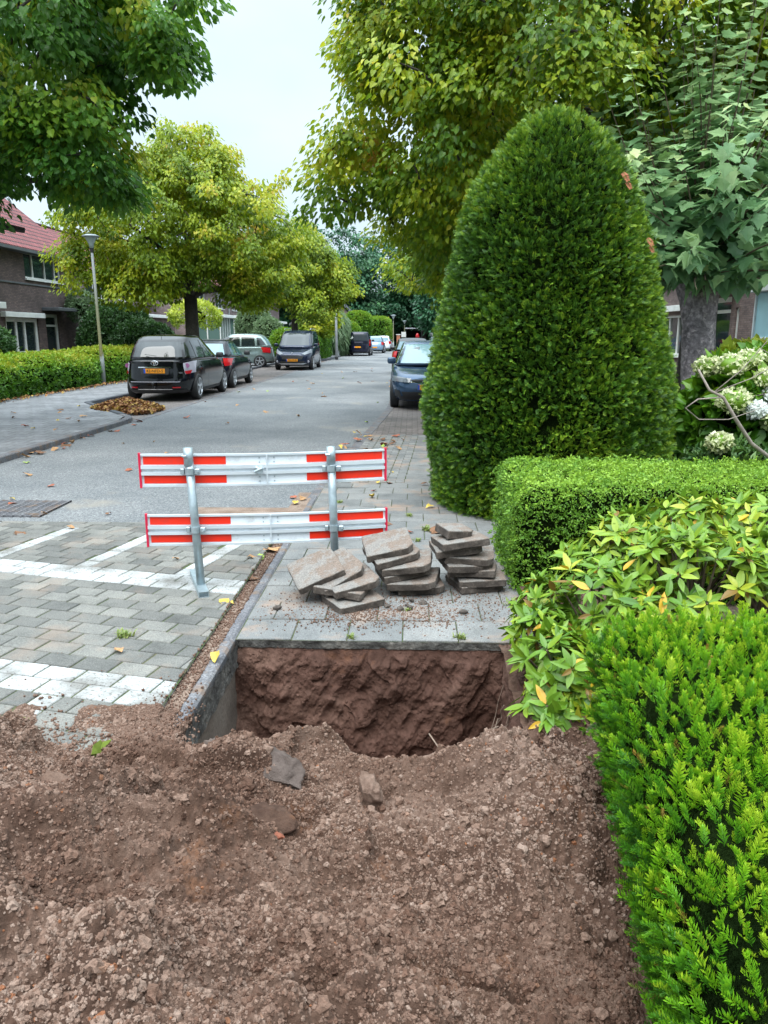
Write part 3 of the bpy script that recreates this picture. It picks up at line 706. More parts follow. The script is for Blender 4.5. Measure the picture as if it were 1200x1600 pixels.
def board(A, B, z0a, z0b, h):
    A = Vector(A); B = Vector(B); 
    def pt(t, zf, off):   # t along, zf height fraction, off toward camera
        p = A.lerp(B, t); d = (B-A).normalized(); nrm = Vector((d.y, -d.x))
        return P_((p.x+nrm.x*off, p.y+nrm.y*off, z0a+(z0b-z0a)*t + h*zf - .012*math.sin(math.pi*t)))
    def slabp(name, t0, t1, f0, f1, o0, o1, mat, par, n=8):
        mb = MB(); Vv = []; 
        for i in range(n+1):
            t = t0+(t1-t0)*i/n
            Vv += [pt(t,f0,o0), pt(t,f1,o0), pt(t,f1,o1), pt(t,f0,o1)]
        F = [(0,1,2,3), tuple(4*n+q for q in (3,2,1,0))]
        for i in range(n):
            for j in range(4): F.append((4*i+j, 4*i+4+j, 4*i+4+(j+1)%4, 4*i+(j+1)%4))
        mb.add(Vv, F); return mb.build(name, mat, par)
    b = slabp('board', 0, 1, 0.03, .97, -.008, .0, M['refl_white'], bar)
    for f0, f1 in ((0,.06), (.94,1)): slabp('edge_rail', 0, 1, f0, f1, -.012, .012, M['alu'], b)
    for f0, f1 in ((.36,.45), (.55,.66)): slabp('centre_rail', 0.002, .998, f0, f1, -.0, .017, M['alu'], b)
    for t0, t1 in ((.012,.335), (.665,.988)):
        slabp('red_stripe', t0, t1, .10, .34, 0, .0035, M['refl_red'], b)
        slabp('red_stripe', t0, t1, .68, .925, 0, .0035, M['refl_red'], b)
    for t0, t1 in ((-.006,.003), (.997,1.006)): slabp('end_cap', t0, t1, -.03, 1.03, -.014, .016, M['red_edge'], b, 1)
    slabp('joint_plate', .497, .503, 0.02, .98, -.013, .0188, M['alu'], b, 1)
    for t in (.47,.53):
        for f in (.13,.27,.73,.87):
            mb = MB(); mb.tube([pt(t,f,0), pt(t,f,.006)], .0045, 8); mb.build('rivet', M['galv'], b)
    return pt
pt = board((-1.672,4.605+.02), (-.178,5.02), .678, .66, .205)
mb = MB(); c = Vector(pt(.465,.5,.03)); mb.box(c, (.05,.03,.035), Matrix.Rotation(.4,3,'Y'), bev=.006); mb.tube([c+Vector((-.025,-.01,-.01)), c+Vector((.03,-.012,.015))], .009, 8); mb.build('latch', M['galv'], bar)
board((-1.655,4.605+.02), (-.172,5.02), .30, .262, .2)
def clampm(x, y, z):
    mb = MB(); mb.lathe([(.034,-.02),(.034,.02)], 16, P_((x,y,z))); mb.box(P_((x+.05,y-.012,z)), (.03,.03,.036), bev=.004); mb.box(P_((x-.045,y-.008,z)), (.022,.025,.036), bev=.004)
    mb.tube([P_((x+.055,y-.04,z)), P_((x+.055,y+.01,z))], .006, 8); mb.build('clamp', M['galv'], bar)
clampm(-1.373,4.66,.772); clampm(-1.358,4.66,.40); clampm(-.519,4.885,.758); clampm(-.508,4.885,.362)
# ================================================================ STACKED SLABS
def slabmesh(seed):
    V, F = roundbox((.152,.152,.0235), .006, 16, p=None)
    side = 1-np.exp(-((np.maximum(np.abs(V[:,0]),np.abs(V[:,1]))-.15)/.012)**2)
    nz_ = fbm(V+seed*7.7, 26, 4, seed); w_ = fbm(V+seed*3.3, 9, 3, seed+4)
    r = np.maximum(np.hypot(V[:,0],V[:,1]),1e-3)
    edge = np.clip((np.maximum(np.abs(V[:,0]),np.abs(V[:,1]))-.135)/.015,0,1)
    V[:,0] -= V[:,0]/r*(.007*nz_+.006*w_)*edge; V[:,1] -= V[:,1]/r*(.007*nz_+.006*w_)*edge
    V[:,2] += np.where(V[:,2] < 0, -.006*np.abs(nz_)+.004*w_, .0012*nz_)
    # a chipped corner
    c = np.array([.15,.15])*np.array(random.choice([(1,1),(-1,1),(1,-1),(-1,-1)])); d = np.hypot(V[:,0]-c[0], V[:,1]-c[1]); k = np.clip((.045-d)/.045,0,1)
    V[:,:2] -= (c/np.linalg.norm(c))*k[:,None]*.03
    return V, F
def slabmat():
    m, nt, b, o = newmat('lifted_slab'); t = N(nt, 'ShaderNodeTexCoord'); P = t.outputs['Object']; s = N(nt, 'ShaderNodeSeparateXYZ'); nt.links.new(P, s.inputs[0])
    n = noise(nt, P, 9, 6, .7); n2 = noise(nt, P, 90, 4, .75)
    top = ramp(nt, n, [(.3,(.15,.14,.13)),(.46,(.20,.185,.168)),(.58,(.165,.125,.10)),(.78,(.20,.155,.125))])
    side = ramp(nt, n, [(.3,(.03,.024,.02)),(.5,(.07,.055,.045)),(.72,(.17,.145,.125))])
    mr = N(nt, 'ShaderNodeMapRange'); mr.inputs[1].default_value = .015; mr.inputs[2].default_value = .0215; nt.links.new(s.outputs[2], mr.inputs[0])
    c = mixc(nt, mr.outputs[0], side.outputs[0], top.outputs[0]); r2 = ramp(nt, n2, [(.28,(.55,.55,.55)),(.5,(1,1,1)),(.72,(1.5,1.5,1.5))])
    nt.links.new(mixc(nt, 1., c, r2.outputs[0], 'MULTIPLY'), b.inputs['Base Color']); b.inputs['Roughness'].default_value = .92
    bump(nt, n2, b, .9, .004); return m
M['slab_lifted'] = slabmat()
sm = []
for k in range(6):
    V, F = slabmesh(k); o = mesh_np('paving_slab', V, F, M['slab_lifted'], smooth=True); sm.append(o.data); bpy.data.objects.remove(o)
ordn = ['bottom', 'second', 'third', 'fourth', 'fifth', 'sixth', 'topmost']
def stack(rows, desc, group):
    for k, (x, y, z, rx, ry, rz) in enumerate(rows):
        o = bpy.data.objects.new('paving_slab', random.choice(sm)); C.objects.link(o); o.location = (x, y, z); o.rotation_euler = (R(rx), R(ry), R(rz))
        pos = 'topmost' if k == len(rows)-1 else ordn[k]+(' from the bottom' if k else '')
        tag(o, f'{pos} lifted paving slab of the {desc}', 'paving slab', group)
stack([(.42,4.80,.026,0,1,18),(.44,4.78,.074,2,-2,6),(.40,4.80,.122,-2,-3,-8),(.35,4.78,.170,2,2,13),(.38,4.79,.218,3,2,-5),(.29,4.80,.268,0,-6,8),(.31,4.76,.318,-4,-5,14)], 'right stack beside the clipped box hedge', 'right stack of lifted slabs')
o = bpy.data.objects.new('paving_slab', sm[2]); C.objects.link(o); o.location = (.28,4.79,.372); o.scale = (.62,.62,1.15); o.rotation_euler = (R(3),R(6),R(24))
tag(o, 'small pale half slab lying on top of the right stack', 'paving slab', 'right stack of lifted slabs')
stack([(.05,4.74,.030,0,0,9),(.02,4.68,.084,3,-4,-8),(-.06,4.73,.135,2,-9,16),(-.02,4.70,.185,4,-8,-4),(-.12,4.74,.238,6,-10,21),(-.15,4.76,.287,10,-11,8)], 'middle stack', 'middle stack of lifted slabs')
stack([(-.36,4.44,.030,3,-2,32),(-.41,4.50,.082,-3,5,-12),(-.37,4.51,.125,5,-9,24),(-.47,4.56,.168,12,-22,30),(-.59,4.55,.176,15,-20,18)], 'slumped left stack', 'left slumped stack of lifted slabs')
mb = MB()
for k in range(14):
    V_, F_ = roundbox((1,1,.5), 0, 4, p=4); V_ = facet(V_, k, 7, .5, 1.0)*random.uniform(.012,.03); x_, y_ = random.gauss(-.3,.22), random.gauss(4.38,.07)
    o = mesh_np('slab_fragment', V_, F_, M['slab_lifted']); o.location = (x_, y_, .012); o.rotation_euler = (0,0,random.uniform(0,6)); tag(o, 'small broken chip of concrete lying before the slab stacks', 'rubble', 'slab chips before the stacks')
# ================================================================ FOLIAGE
def kite(w=.5, fold=.12, curl=.1, n=2):
    """leaf along +y, unit length, folded along its midrib; quads"""
    ts = np.linspace(0, 1, n+2); V = []; 
    for t in ts:
        hw = w/2*math.sin(math.pi*min(1, t**.75))**.85 if 0 < t < 1 else 0
        zc = -curl*t*t
        V += [(-hw, t, zc+fold*hw*2), (0, t, zc), (hw, t, zc+fold*hw*2)]
    F = []
    for i in range(n+1): 
        a = i*3; F += [(a, a+1, a+4, a+3), (a+1, a+2, a+5, a+4)]
    return np.array(V, float), np.array(F)
def kite1(w=.6, fold=.15):
    return np.array([(0,0,0),(-w/2,.42,fold),(0,1,-.05),(w/2,.42,fold)], float), np.array([(0,1,2,2),(0,2,3,3)])[:, :3]
def heart(w=.85):
    P = [(0,0,0),(-.32*w,-.06,.05),(-.5*w,.2,.10),(-.42*w,.55,.06),(0,1.05,-.12),(.42*w,.55,.06),(.5*w,.2,.10),(.32*w,-.06,.05)]
    c = len(P); P.append((0,.42,-.03)); n = c
    return np.array(P, float), np.array([(i, c, (i+1) % n) for i in range(n)])
def lobed():
    P = []; r_ = [(.0,-.08),(.28,-.14),(.50,.08),(.42,.22),(.66,.46),(.40,.52),(.30,.66),(0,1.08)]
    P = r_ + [(-x, y) for x, y in r_[-2:0:-1]]
    V = [(x, y, .10*abs(x)-.12*y*y) for x, y in P]; n = len(V); V.append((0,.35,-.04))
    return np.array(V, float), np.array([(i, n, (i+1) % n) for i in range(n)])
def merge(parts):
    V = []; F = []; o = 0
    for v, f in parts: V.append(v); F.append(f+o); o += len(v)
    return np.concatenate(V), np.concatenate(F)
def place(V, F, pos, ydir, nrm, s):
    Rm = frames(np.array([ydir], float), np.array([nrm], float))[0]; return (V*s) @ Rm.T + np.array(pos), F
def yew_sprig(nl, L=1.0, nw=.05, nlen=.24, seed=0, ranks=2, grad=.0):
    """shoot: stem along +y with ranks of needles; tone rises towards the tip"""
    r = np.random.default_rng(seed); V = []; F = []; T = []
    V += [(-.010,0,0),(.010,0,0),(0,L*.97,0)]; F.append((0,1,2)); T += [-grad*.6]*3
    bend = r.uniform(-.12,.12)
    for i in range(nl):
        t = .08+.92*i/nl; l = nlen*(1-.5*t**2.2)*r.uniform(.8,1.15)
        for s in range(ranks):
            az = (0 if s == 0 else math.pi) if ranks == 2 else 2*math.pi*s/ranks + i*1.1
            a = R(r.uniform(34,56)) if t < .93 else R(r.uniform(8,26)); az += r.uniform(-.35,.35)
            d = np.array([math.sin(a)*math.cos(az), math.cos(a), abs(math.sin(a)*math.sin(az))*.6+r.uniform(-.05,.2)]); d /= np.linalg.norm(d)
            p = np.array([bend*t*t, t*L, -.10*t*t]); q = np.cross(d, [0,0,1]); q = q/max(.05,np.linalg.norm(q))*nw/2
            b = len(V); V += [tuple(p-q*.5), tuple(p+d*l*.5-q), tuple(p+d*l), tuple(p+d*l*.5+q)]
            F += [(b, b+1, b+2), (b, b+2, b+3)]; g_ = grad*(t-.55); T += [g_-grad*.25, g_, g_+grad*.2, g_]
    return np.array(V, float), np.array(F), np.array(T)
def leafclump(n, size, spread, tmpl, seed, up=.5):
    r = np.random.default_rng(seed); ps = []
    for k in range(n):
        d = r.normal(size=3); d /= np.linalg.norm(d); d[1] = abs(d[1])
        nr = r.normal(size=3)*.7 + np.array([0, up, 0])+d*.5
        ps.append(place(*tmpl, d*spread*r.uniform(.2,1), d+r.normal(size=3)*.4, nr, size*r.uniform(.7,1.2)))
    return merge(ps)
def shell(name, V, F, n, temps, size, mat, parent, out=.7, up=.3, jit=.5, depth=(0,.03), tone=lambda P, nr: rng.random(len(P)), svar=.35, keep=None, flat=0):
    P, nr = tri_sample(V, F, n)
    if keep is not None: k = keep(P, nr); P, nr = P[k], nr[k]
    n = len(P); P = P - nr*rng.uniform(depth[0], depth[1], n)[:, None]
    y = nr*out + np.array([0,0,up]) + rnd_unit(n)*jit
    nz_ = np.cross(y, rnd_unit(n)) if not flat else np.array([0,0,1.]) + rnd_unit(n)*.35 + nr*.2
    S = size*(1+svar*rng.normal(size=n)*.6); S = np.clip(S, size*.45, size*1.8)
    return scatter(name, temps, P, frames(y, nz_), S, mat, parent, np.clip(tone(P, nr), 0, 1))
def blob(c, h, p=2.5, n=22, noise=.08, ns=1.2, seed=0):
    V, F = roundbox(h, 0, n, p=p); V = V*(1+noise*fbm(V+seed*5.3, ns, 4, seed)[:, None]*2); return V+np.array(c), F
# -------- leaf materials
M['lf_linden'] = leafmat('linden_leaf', [(0,(0.0483,0.124,0.011)),(.35,(0.117,0.221,0.0138)),(.6,(0.262,0.345,0.0166)),(.85,(0.469,0.469,0.0276)),(1,(0.58,0.386,0.069))], trans=.42)
M['lf_dark'] = leafmat('dark_linden_leaf', [(0,(0.0371,0.126,0.0169)),(.45,(0.0929,0.227,0.0236)),(.75,(0.22,0.355,0.0236)),(1,(0.473,0.473,0.0506))], trans=.4)
M['lf_yellow'] = leafmat('yellowing_leaf', [(0,(0.0745,0.149,0.00745)),(.4,(0.199,0.292,0.0124)),(.7,(0.373,0.422,0.0186)),(1,(0.546,0.397,0.0621))], trans=.42)
M['lf_forest'] = leafmat('far_wood_leaf', [(0,(0.0144,0.0576,0.0252)),(.5,(0.036,0.134,0.0612)),(1,(0.099,0.234,0.09))], trans=.15)
M['lf_yew'] = leafmat('yew_needles', [(0,(0.0192,0.0633,0.0063)),(.4,(0.054,0.149,0.009)),(.7,(0.144,0.265,0.0126)),(1,(0.264,0.38,0.0225))], trans=.12, rough=.5)
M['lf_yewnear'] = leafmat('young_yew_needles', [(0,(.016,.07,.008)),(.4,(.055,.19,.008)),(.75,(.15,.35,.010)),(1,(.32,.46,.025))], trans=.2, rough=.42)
M['lf_rust'] = leafmat('rusty_yew_tips', [(0,(.14,.16,.02)),(1,(.34,.20,.04))], trans=.1)
M['lf_box'] = leafmat('box_leaf', [(0,(0.0424,0.133,0.0121)),(.5,(0.116,0.254,0.0194)),(1,(0.266,0.436,0.0424))], trans=.2, rough=.45)
M['lf_rhodo'] = leafmat('rhododendron_leaf', [(0,(.055,.145,.012)),(.45,(.13,.245,.016)),(.75,(.25,.34,.022)),(.88,(.36,.36,.03)),(.955,(.17,.10,.02)),(1,(.5,.30,.02))], trans=.12, rough=.42)
M['lf_plane'] = leafmat('broad_bluish_leaf', [(0,(0.0605,0.146,0.0693)),(.4,(0.154,0.303,0.139)),(.8,(0.308,0.46,0.219)),(1,(0.462,0.561,0.254))], trans=.35)
M['lf_hedge'] = leafmat('left_hedge_leaf', [(0,(0.0315,0.12,0.008)),(.45,(0.09,0.22,0.0096)),(.8,(0.198,0.32,0.0144)),(1,(0.306,0.32,0.024))], trans=.2)
M['lf_bush'] = leafmat('shrub_leaf', [(0,(.012,.045,.012)),(.6,(.035,.10,.018)),(1,(.09,.17,.03))], trans=.15)
M['lf_willow'] = leafmat('willow_leaf', [(0,(.07,.14,.06)),(1,(.19,.27,.13))], trans=.2)
M['lf_lime'] = leafmat('lime_leaf', [(0,(0.144,0.264,0.018)),(.5,(0.36,0.456,0.036)),(1,(0.576,0.6,0.12))], trans=.2)
M['fl_cream'] = leafmat('cream_florets', [(0,(.25,.30,.10)),(.4,(.48,.52,.26)),(1,(.68,.70,.48))], trans=.2)
M['fl_white'] = leafmat('white_florets', [(0,(.62,.66,.62)),(1,(.78,.8,.78))], trans=.2)
M['trunk_grey'] = groundmat('pale_flaky_bark', ((.15,.13,.14),(.24,.21,.225),(.34,.30,.31)), 5, 20, 1., .02, speck=(26, .7))
# -------- near yew hedge (bottom right)
def hedge_near():
    root = empty('yew_hedge', (1.1,1.6,0)); tag(root, 'bright green feathery yew hedge filling the lower right foreground', 'hedge')
    V, F = roundbox((.47,1.42,.36), .17, 26, noise=.06, ns=2.4, seed=3); V = V + np.array([1.12,1.18,.30]); V[:,0] -= .13*np.clip(2.3-V[:,1],0,3); V[:,2] -= .02*np.clip((V[:,1]-1.6)/1.0,0,1)
    V[:,0] += -.07*(V[:,2]-.4)/.4*(V[:,0] < 1.0)
    off = np.array([1.1,1.6,0])
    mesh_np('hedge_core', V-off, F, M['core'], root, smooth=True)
    sp_ = [yew_sprig(11, 1, .062, .33, s, 3, .42) for s in range(6)]
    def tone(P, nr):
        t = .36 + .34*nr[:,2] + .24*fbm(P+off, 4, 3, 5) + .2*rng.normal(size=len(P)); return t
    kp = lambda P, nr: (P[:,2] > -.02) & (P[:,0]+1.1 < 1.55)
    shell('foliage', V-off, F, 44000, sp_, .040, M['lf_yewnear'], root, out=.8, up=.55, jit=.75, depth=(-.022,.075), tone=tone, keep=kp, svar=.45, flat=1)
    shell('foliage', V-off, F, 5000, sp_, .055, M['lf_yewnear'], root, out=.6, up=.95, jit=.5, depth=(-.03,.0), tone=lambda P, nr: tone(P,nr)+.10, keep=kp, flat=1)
    shell('rusty_tips', V-off, F, 420, sp_, .040, M['lf_rust'], root, out=.7, up=.9, jit=.5, depth=(-.02,.0), keep=kp, flat=1)
hedge_near()
# -------- big clipped yew
def big_yew():
    cx, cy = 1.30, 7.45; root = empty('clipped_yew', (cx,cy,0)); tag(root, 'tall dark clipped yew shaped like a blunt cone beside the pavement', 'yew tree')
    zs = np.array([-.1,0,.5,1.1,1.7,2.3,2.75,3.0,3.25,3.42,3.49]); rs = np.array([.94,1.03,1.08,1.08,.99,.86,.72,.60,.43,.23,.02])
    nz, na = 60, 90; zz = 3.49*(1-(1-np.linspace(0,1,nz))**1.25)
    rr = np.interp(zz, zs, rs); rr[-1] = .01; a = np.linspace(0, 2*np.pi, na, endpoint=False)
    Z, A = np.meshgrid(zz, a, indexing='ij'); Rr = np.repeat(rr[:, None], na, 1); x = Rr*np.cos(A); y = Rr*np.sin(A)
    V = np.stack([x.ravel(), y.ravel(), Z.ravel()], 1); nf = fbm(V+3, 1.5, 3, 9); V[:, :2] *= (1+.07*nf)[:, None]
    # slight clumps
    V[:, :2] *= (1+.030*vnoise(V, 4.5, 3)+.018*vnoise(V, 10, 13))[:, None]; V[:,0] -= .05*(V[:,2]/3.6); 
    i = np.arange((nz-1)*na); r_ = i//na; c_ = i % na; F = np.stack([r_*na+c_, r_*na+(c_+1)%na, (r_+1)*na+(c_+1)%na, (r_+1)*na+c_], 1)
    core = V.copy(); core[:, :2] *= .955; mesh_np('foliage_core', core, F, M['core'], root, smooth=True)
    mb = MB(); mb.tube([(0,0,-.1),(0,0,1.5)], [.14,.1], 10); mb.build('trunk', M['bark'], root)
    sp_ = [yew_sprig(7, 1, .085, .42, s, 2, .5) for s in range(5)]
    def tone(P, nr):
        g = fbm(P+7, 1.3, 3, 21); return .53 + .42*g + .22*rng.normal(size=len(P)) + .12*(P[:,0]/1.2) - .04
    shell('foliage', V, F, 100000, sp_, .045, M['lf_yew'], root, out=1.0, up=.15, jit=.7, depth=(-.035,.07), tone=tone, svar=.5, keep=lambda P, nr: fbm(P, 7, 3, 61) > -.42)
    shell('foliage', V, F, 1800, sp_[:4], .055, M['lf_yew'], root, out=.8, up=.6, jit=.5, depth=(-.05,.0), tone=lambda P,nr: tone(P,nr)+.08)
    M['dead'] = simple('dead_sprig', (.30,.10,.045), .8, 0, .3, 30)
    for (px, pz, s_) in ((.44,2.92,.10),(.47,2.84,.08),(.68,2.40,.09),(.70,2.33,.07)):
        yy = -math.sqrt(max(.01,(np.interp(pz, zs, rs)**2-px*px)))*1.0-.03
        V_, F_ = place(*yew_sprig(9, 1, .16, .4, 3)[:2], (px,yy,pz), (.2,-.4,-.6), (0,-1,.2), s_); mesh_np('dead_sprig', V_, F_, M['dead'], root)
big_yew()
# -------- clipped box hedge
def box_hedge():
    root = empty('box_hedge', (2.4,5.2,0)); tag(root, 'low square clipped bright green box hedge behind the rhododendron', 'hedge')
    V, F = roundbox((1.82,.62,.40), .12, 44, noise=.04, ns=2.0, seed=6); V = V + np.array([.08,.05,.27]); V[:,2] += .012*vnoise(V, 9, 4)
    k_ = V*1.0; k_ = (V-np.array([.08,.05,.27]))*np.array([.99,.96,.95])+np.array([.08,.05,.27])
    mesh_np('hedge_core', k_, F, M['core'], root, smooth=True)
    cl = [leafclump(8, .42, .55, kite1(.62,.12), s, .8) for s in range(6)]
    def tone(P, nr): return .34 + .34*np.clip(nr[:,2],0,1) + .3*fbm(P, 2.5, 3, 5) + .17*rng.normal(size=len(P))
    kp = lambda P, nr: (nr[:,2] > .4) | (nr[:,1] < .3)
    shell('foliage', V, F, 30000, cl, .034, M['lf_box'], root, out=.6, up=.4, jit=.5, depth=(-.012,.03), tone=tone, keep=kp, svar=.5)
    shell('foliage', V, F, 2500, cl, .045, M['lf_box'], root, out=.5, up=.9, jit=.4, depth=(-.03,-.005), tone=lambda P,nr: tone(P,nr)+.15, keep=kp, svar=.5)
box_hedge()
# -------- rhododendron: whorls of long leaves on bare stems
def rhodo():
    root = empty('rhododendron', (1.1,3.7,0)); tag(root, 'sprawling rhododendron with pale green and yellow leaves beside the pit', 'shrub')
    off = np.array([1.1,3.7,0]); lf = [kite(.36, .10, c, 4) for c in (.0,.15,.32)]
    cents = []
    lob = [(.66,3.52,.16,.18,.26,.17,60),(.62,3.1,.05,.14,.2,.13,34),(.72,3.85,.2,.16,.2,.18,34),(.84,3.2,.10,.24,.28,.22,75),(.68,3.2,.18,.18,.22,.18,44),(.93,3.55,.36,.24,.28,.22,50),(1.12,3.9,.50,.32,.28,.24,66),(1.45,3.95,.60,.36,.3,.22,60),(1.85,3.9,.62,.36,.3,.22,50),(2.2,3.9,.62,.34,.35,.22,34),(1.35,3.5,.50,.34,.3,.26,60),(1.75,3.5,.52,.34,.3,.26,50),(1.1,3.3,.30,.3,.25,.25,50),(2.15,3.5,.5,.3,.3,.25,34)]
    mb = MB(); PP=[];YY=[];NN=[];SS=[];TT=[]
    for (cx,cy,cz,rx,ry,rz,n) in lob:
        for k in range(n):
            d = np.array(rnd_unit(1)[0]); d[2] = abs(d[2])*1.0 - .25; rr_ = rng.uniform(.75,1.05)
            c = np.array([cx,cy,cz]) + d*np.array([rx,ry,rz])*rr_
            if c[2] < .03 or c[0] < .50: continue
            ax = d*np.array([1,1,.4]) + np.array([0,0,.9]) + rnd_unit(1)[0]*.35; ax /= np.linalg.norm(ax)
            nl = rng.integers(6,10); ph = rng.uniform(0,6.3); tb = rng.normal(.37,.15)
            t1 = np.cross(ax, [1,.3,.2]); t1 /= np.linalg.norm(t1); t2 = np.cross(ax, t1)
            for j in range(nl):
                a = ph + j*2.4; el = rng.uniform(-.35,.55) + (.5 if j > nl-3 else 0)
                y = (t1*math.cos(a)+t2*math.sin(a))*math.cos(el) + ax*math.sin(el)
                PP.append(c-off + y*.008); YY.append(y); NN.append(ax*.9+rnd_unit(1)[0]*.25 + y*(-el*.3)); SS.append(rng.uniform(.062,.105))
                q = rng.random(); TT.append(1.0 if q > .982 else (.955 if q > .955 else min(.82, max(0, tb+.12*rng.normal()+.12*(cx>1)))))
            if k % 3 == 0: mb.tube([Vector((cx-off[0], cy-off[1]+.05, .0)), Vector(((cx+c[0])/2-off[0], (cy+c[1])/2-off[1], c[2]*.6)), Vector(c-off)], [.008,.006,.004], 5)
    scatter('foliage', lf, np.array(PP), frames(np.array(YY), np.array(NN)), np.array(SS), M['lf_rhodo'], root, np.array(TT))
    mb.build('stems', M['twig'], root)
rhodo()
# -------- trees
def tree(name, label, cat, base, tr, fork_z, ells, nclu, nleaf, lsize, mat, temps=None, group=None, crad=.5, bark='bark', toneb=.4, lean=(0,0), droop=.55, flatz=.7, branch=True, tvar=.16, core=False, yz=.0):
    root = empty(name, (base[0], base[1], 0)); tag(root, label, cat, group); off = np.array([base[0], base[1], 0.])
    temps = temps or [heart(.85), heart(.7)]
    vol = np.array([e[3]*e[4]*e[5] for e in ells])**.8; pk = rng.choice(len(ells), nclu, p=vol/vol.sum())
    E = np.array(ells, float)[pk]; d = rnd_unit(nclu); rr_ = np.where(rng.random(nclu) > .86, rng.uniform(1.0,1.16,nclu), rng.uniform(.5,1.0,nclu)**.7)
    cc = E[:, :3] + d*E[:, 3:6]*rr_[:, None] - off
    # drop those deep inside another ellipsoid
    k = np.ones(nclu, bool)
    for e in ells: k &= ~(((((cc+off)-np.array(e[:3]))/np.array(e[3:6]))**2).sum(1) < .16)
    cc, d, rr_ = cc[k], d[k], rr_[k]; n = len(cc)
    tt = toneb + tvar*rng.normal(size=n) + .10*d[:,2] + yz
    cs_ = rng.uniform(.62,1.28,n); L = rng.poisson(nleaf*cs_**1.6); idx = np.repeat(np.arange(n), L); m = len(idx)
    q = rnd_unit(m)*(rng.random(m)**.5*cs_[idx])[:, None]*crad*np.array([1,1,flatz]); q[:,2] -= droop*.5*(q[:,0]**2+q[:,1]**2)/crad
    P = cc[idx]+q
    outw = q/crad*.8 + d[idx]*.5
    y = outw*np.array([1,1,.2]) + np.array([0,0,-droop]) + rnd_unit(m)*.45
    nr = np.array([0,0,.75]) + outw*.55 + rnd_unit(m)*.5
    T = np.clip(tt[idx] + .11*rng.normal(size=m) + .10*q[:,2]/crad, 0, 1)
    scatter('crown', temps, P, frames(y, nr), lsize*(.7+.5*rng.random(m)), mat, root, T)
    mb = MB(); f = Vector((lean[0], lean[1], fork_z))
    mb.tube([(0,0,-.1),(0,0,.15),(f.x*.4,f.y*.4,fork_z*.5),tuple(f)], [tr*1.45,tr*1.15,tr,tr*.92], 14)
    if branch:
        nb = min(9, max(5, n//25)); order = rng.permutation(n)[:nb]; tips = []
        top = cc[np.argsort(-cc[:,2])[:max(1,n//6)]].mean(0); 
        limbs = [Vector(top*.75)] + [Vector(cc[o]*.7 + np.array([f.x,f.y,fork_z])*.15) for o in order]
        nodes = []
        for lp in limbs:
            mid = f.lerp(lp, .5) + Vector((0,0,.12*(lp-f).length)); mb.tube([f-Vector((0,0,.1)), f.lerp(mid,.5)+Vector((0,0,.05)), mid, lp], [tr*.6,tr*.45,tr*.33,tr*.15], 8)
            nodes += [f.lerp(mid,.5), mid, lp, mid.lerp(lp,.5)]
        nd = np.zeros((len(nodes)+n, 3)); nd[:len(nodes)] = [tuple(v) for v in nodes]; cnt = len(nodes)
        for o in np.argsort(((cc-np.array(f))**2).sum(1)):      # each clump hangs on the nearest wood already there
            j = np.argmin(((nd[:cnt]-cc[o])**2).sum(1)); a = Vector(nd[j]); b = Vector(cc[o]); l = (b-a).length
            mb.tube([a, a.lerp(b,.5)+Vector((random.gauss(0,.07)*l,random.gauss(0,.07)*l,.06*l)), b], [max(.013,tr*.08),max(.010,tr*.06),.008], 4, False)
            nd[cnt] = cc[o]; cnt += 1
    mb.build('trunk', M[bark], root, True)
    return root
# right big linden overhanging the pavement
tree('linden_tree', 'huge yellowing linden overhanging the pavement behind the clipped yew', 'tree', (5.2,14.6), .30, 3.0,
     [(4.6,14.6,7.2,4.6,4.2,3.6),(2.2,13.4,5.6,3.2,3.0,2.6),(.45,13.6,4.7,2.0,2.2,1.7),(-.35,13.4,4.4,1.0,1.3,.7),(.1,13.4,6.2,1.3,1.6,1.2),(1.3,15.4,3.7,1.9,2.2,1.3),(7.5,14.4,6,3.5,3.8,3),(3.4,12.4,6.6,2.8,1.6,1.7),(2.0,12.2,4.9,1.8,1.2,1.1)], 1050, 190, .096, M['lf_linden'], [heart(.85), heart(.7), heart(.8)], crad=.50, toneb=.49, droop=.8, tvar=.17)
tree('linden_tree', 'darker street linden further down the right side of the road', 'tree', (2.6,25.0), .26, 2.6,
     [(1.9,24.5,5.4,2.6,3.2,2.6),(.9,24.2,3.7,1.5,2.0,1.1),(3.5,26,6,3,3.5,3)], 280, 120, .12, M['lf_linden'], crad=.55, toneb=.44, droop=.7)
# left near linden (trunk outside the frame)
tree('linden_tree', 'dark green linden whose branches hang in at the upper left', 'tree', (-8.2,11.6), .28, 3.0,
     [(-7.6,11.8,6.8,3.8,3.6,3.2),(-5.4,11.6,5.9,1.8,2.2,1.8),(-3.9,11.8,6.2,1.1,1.5,1.2),(-4.9,11.8,4.3,.9,1.3,.8),(-4.6,11.6,4.0,.7,1.0,.5),(-6.8,11.5,4.3,1.2,1.4,.8),(-3.4,11.8,5.5,.5,.8,.5)], 520, 170, .096, M['lf_dark'], [heart(.9), heart(.75)], crad=.43, toneb=.46, droop=.75, tvar=.22)
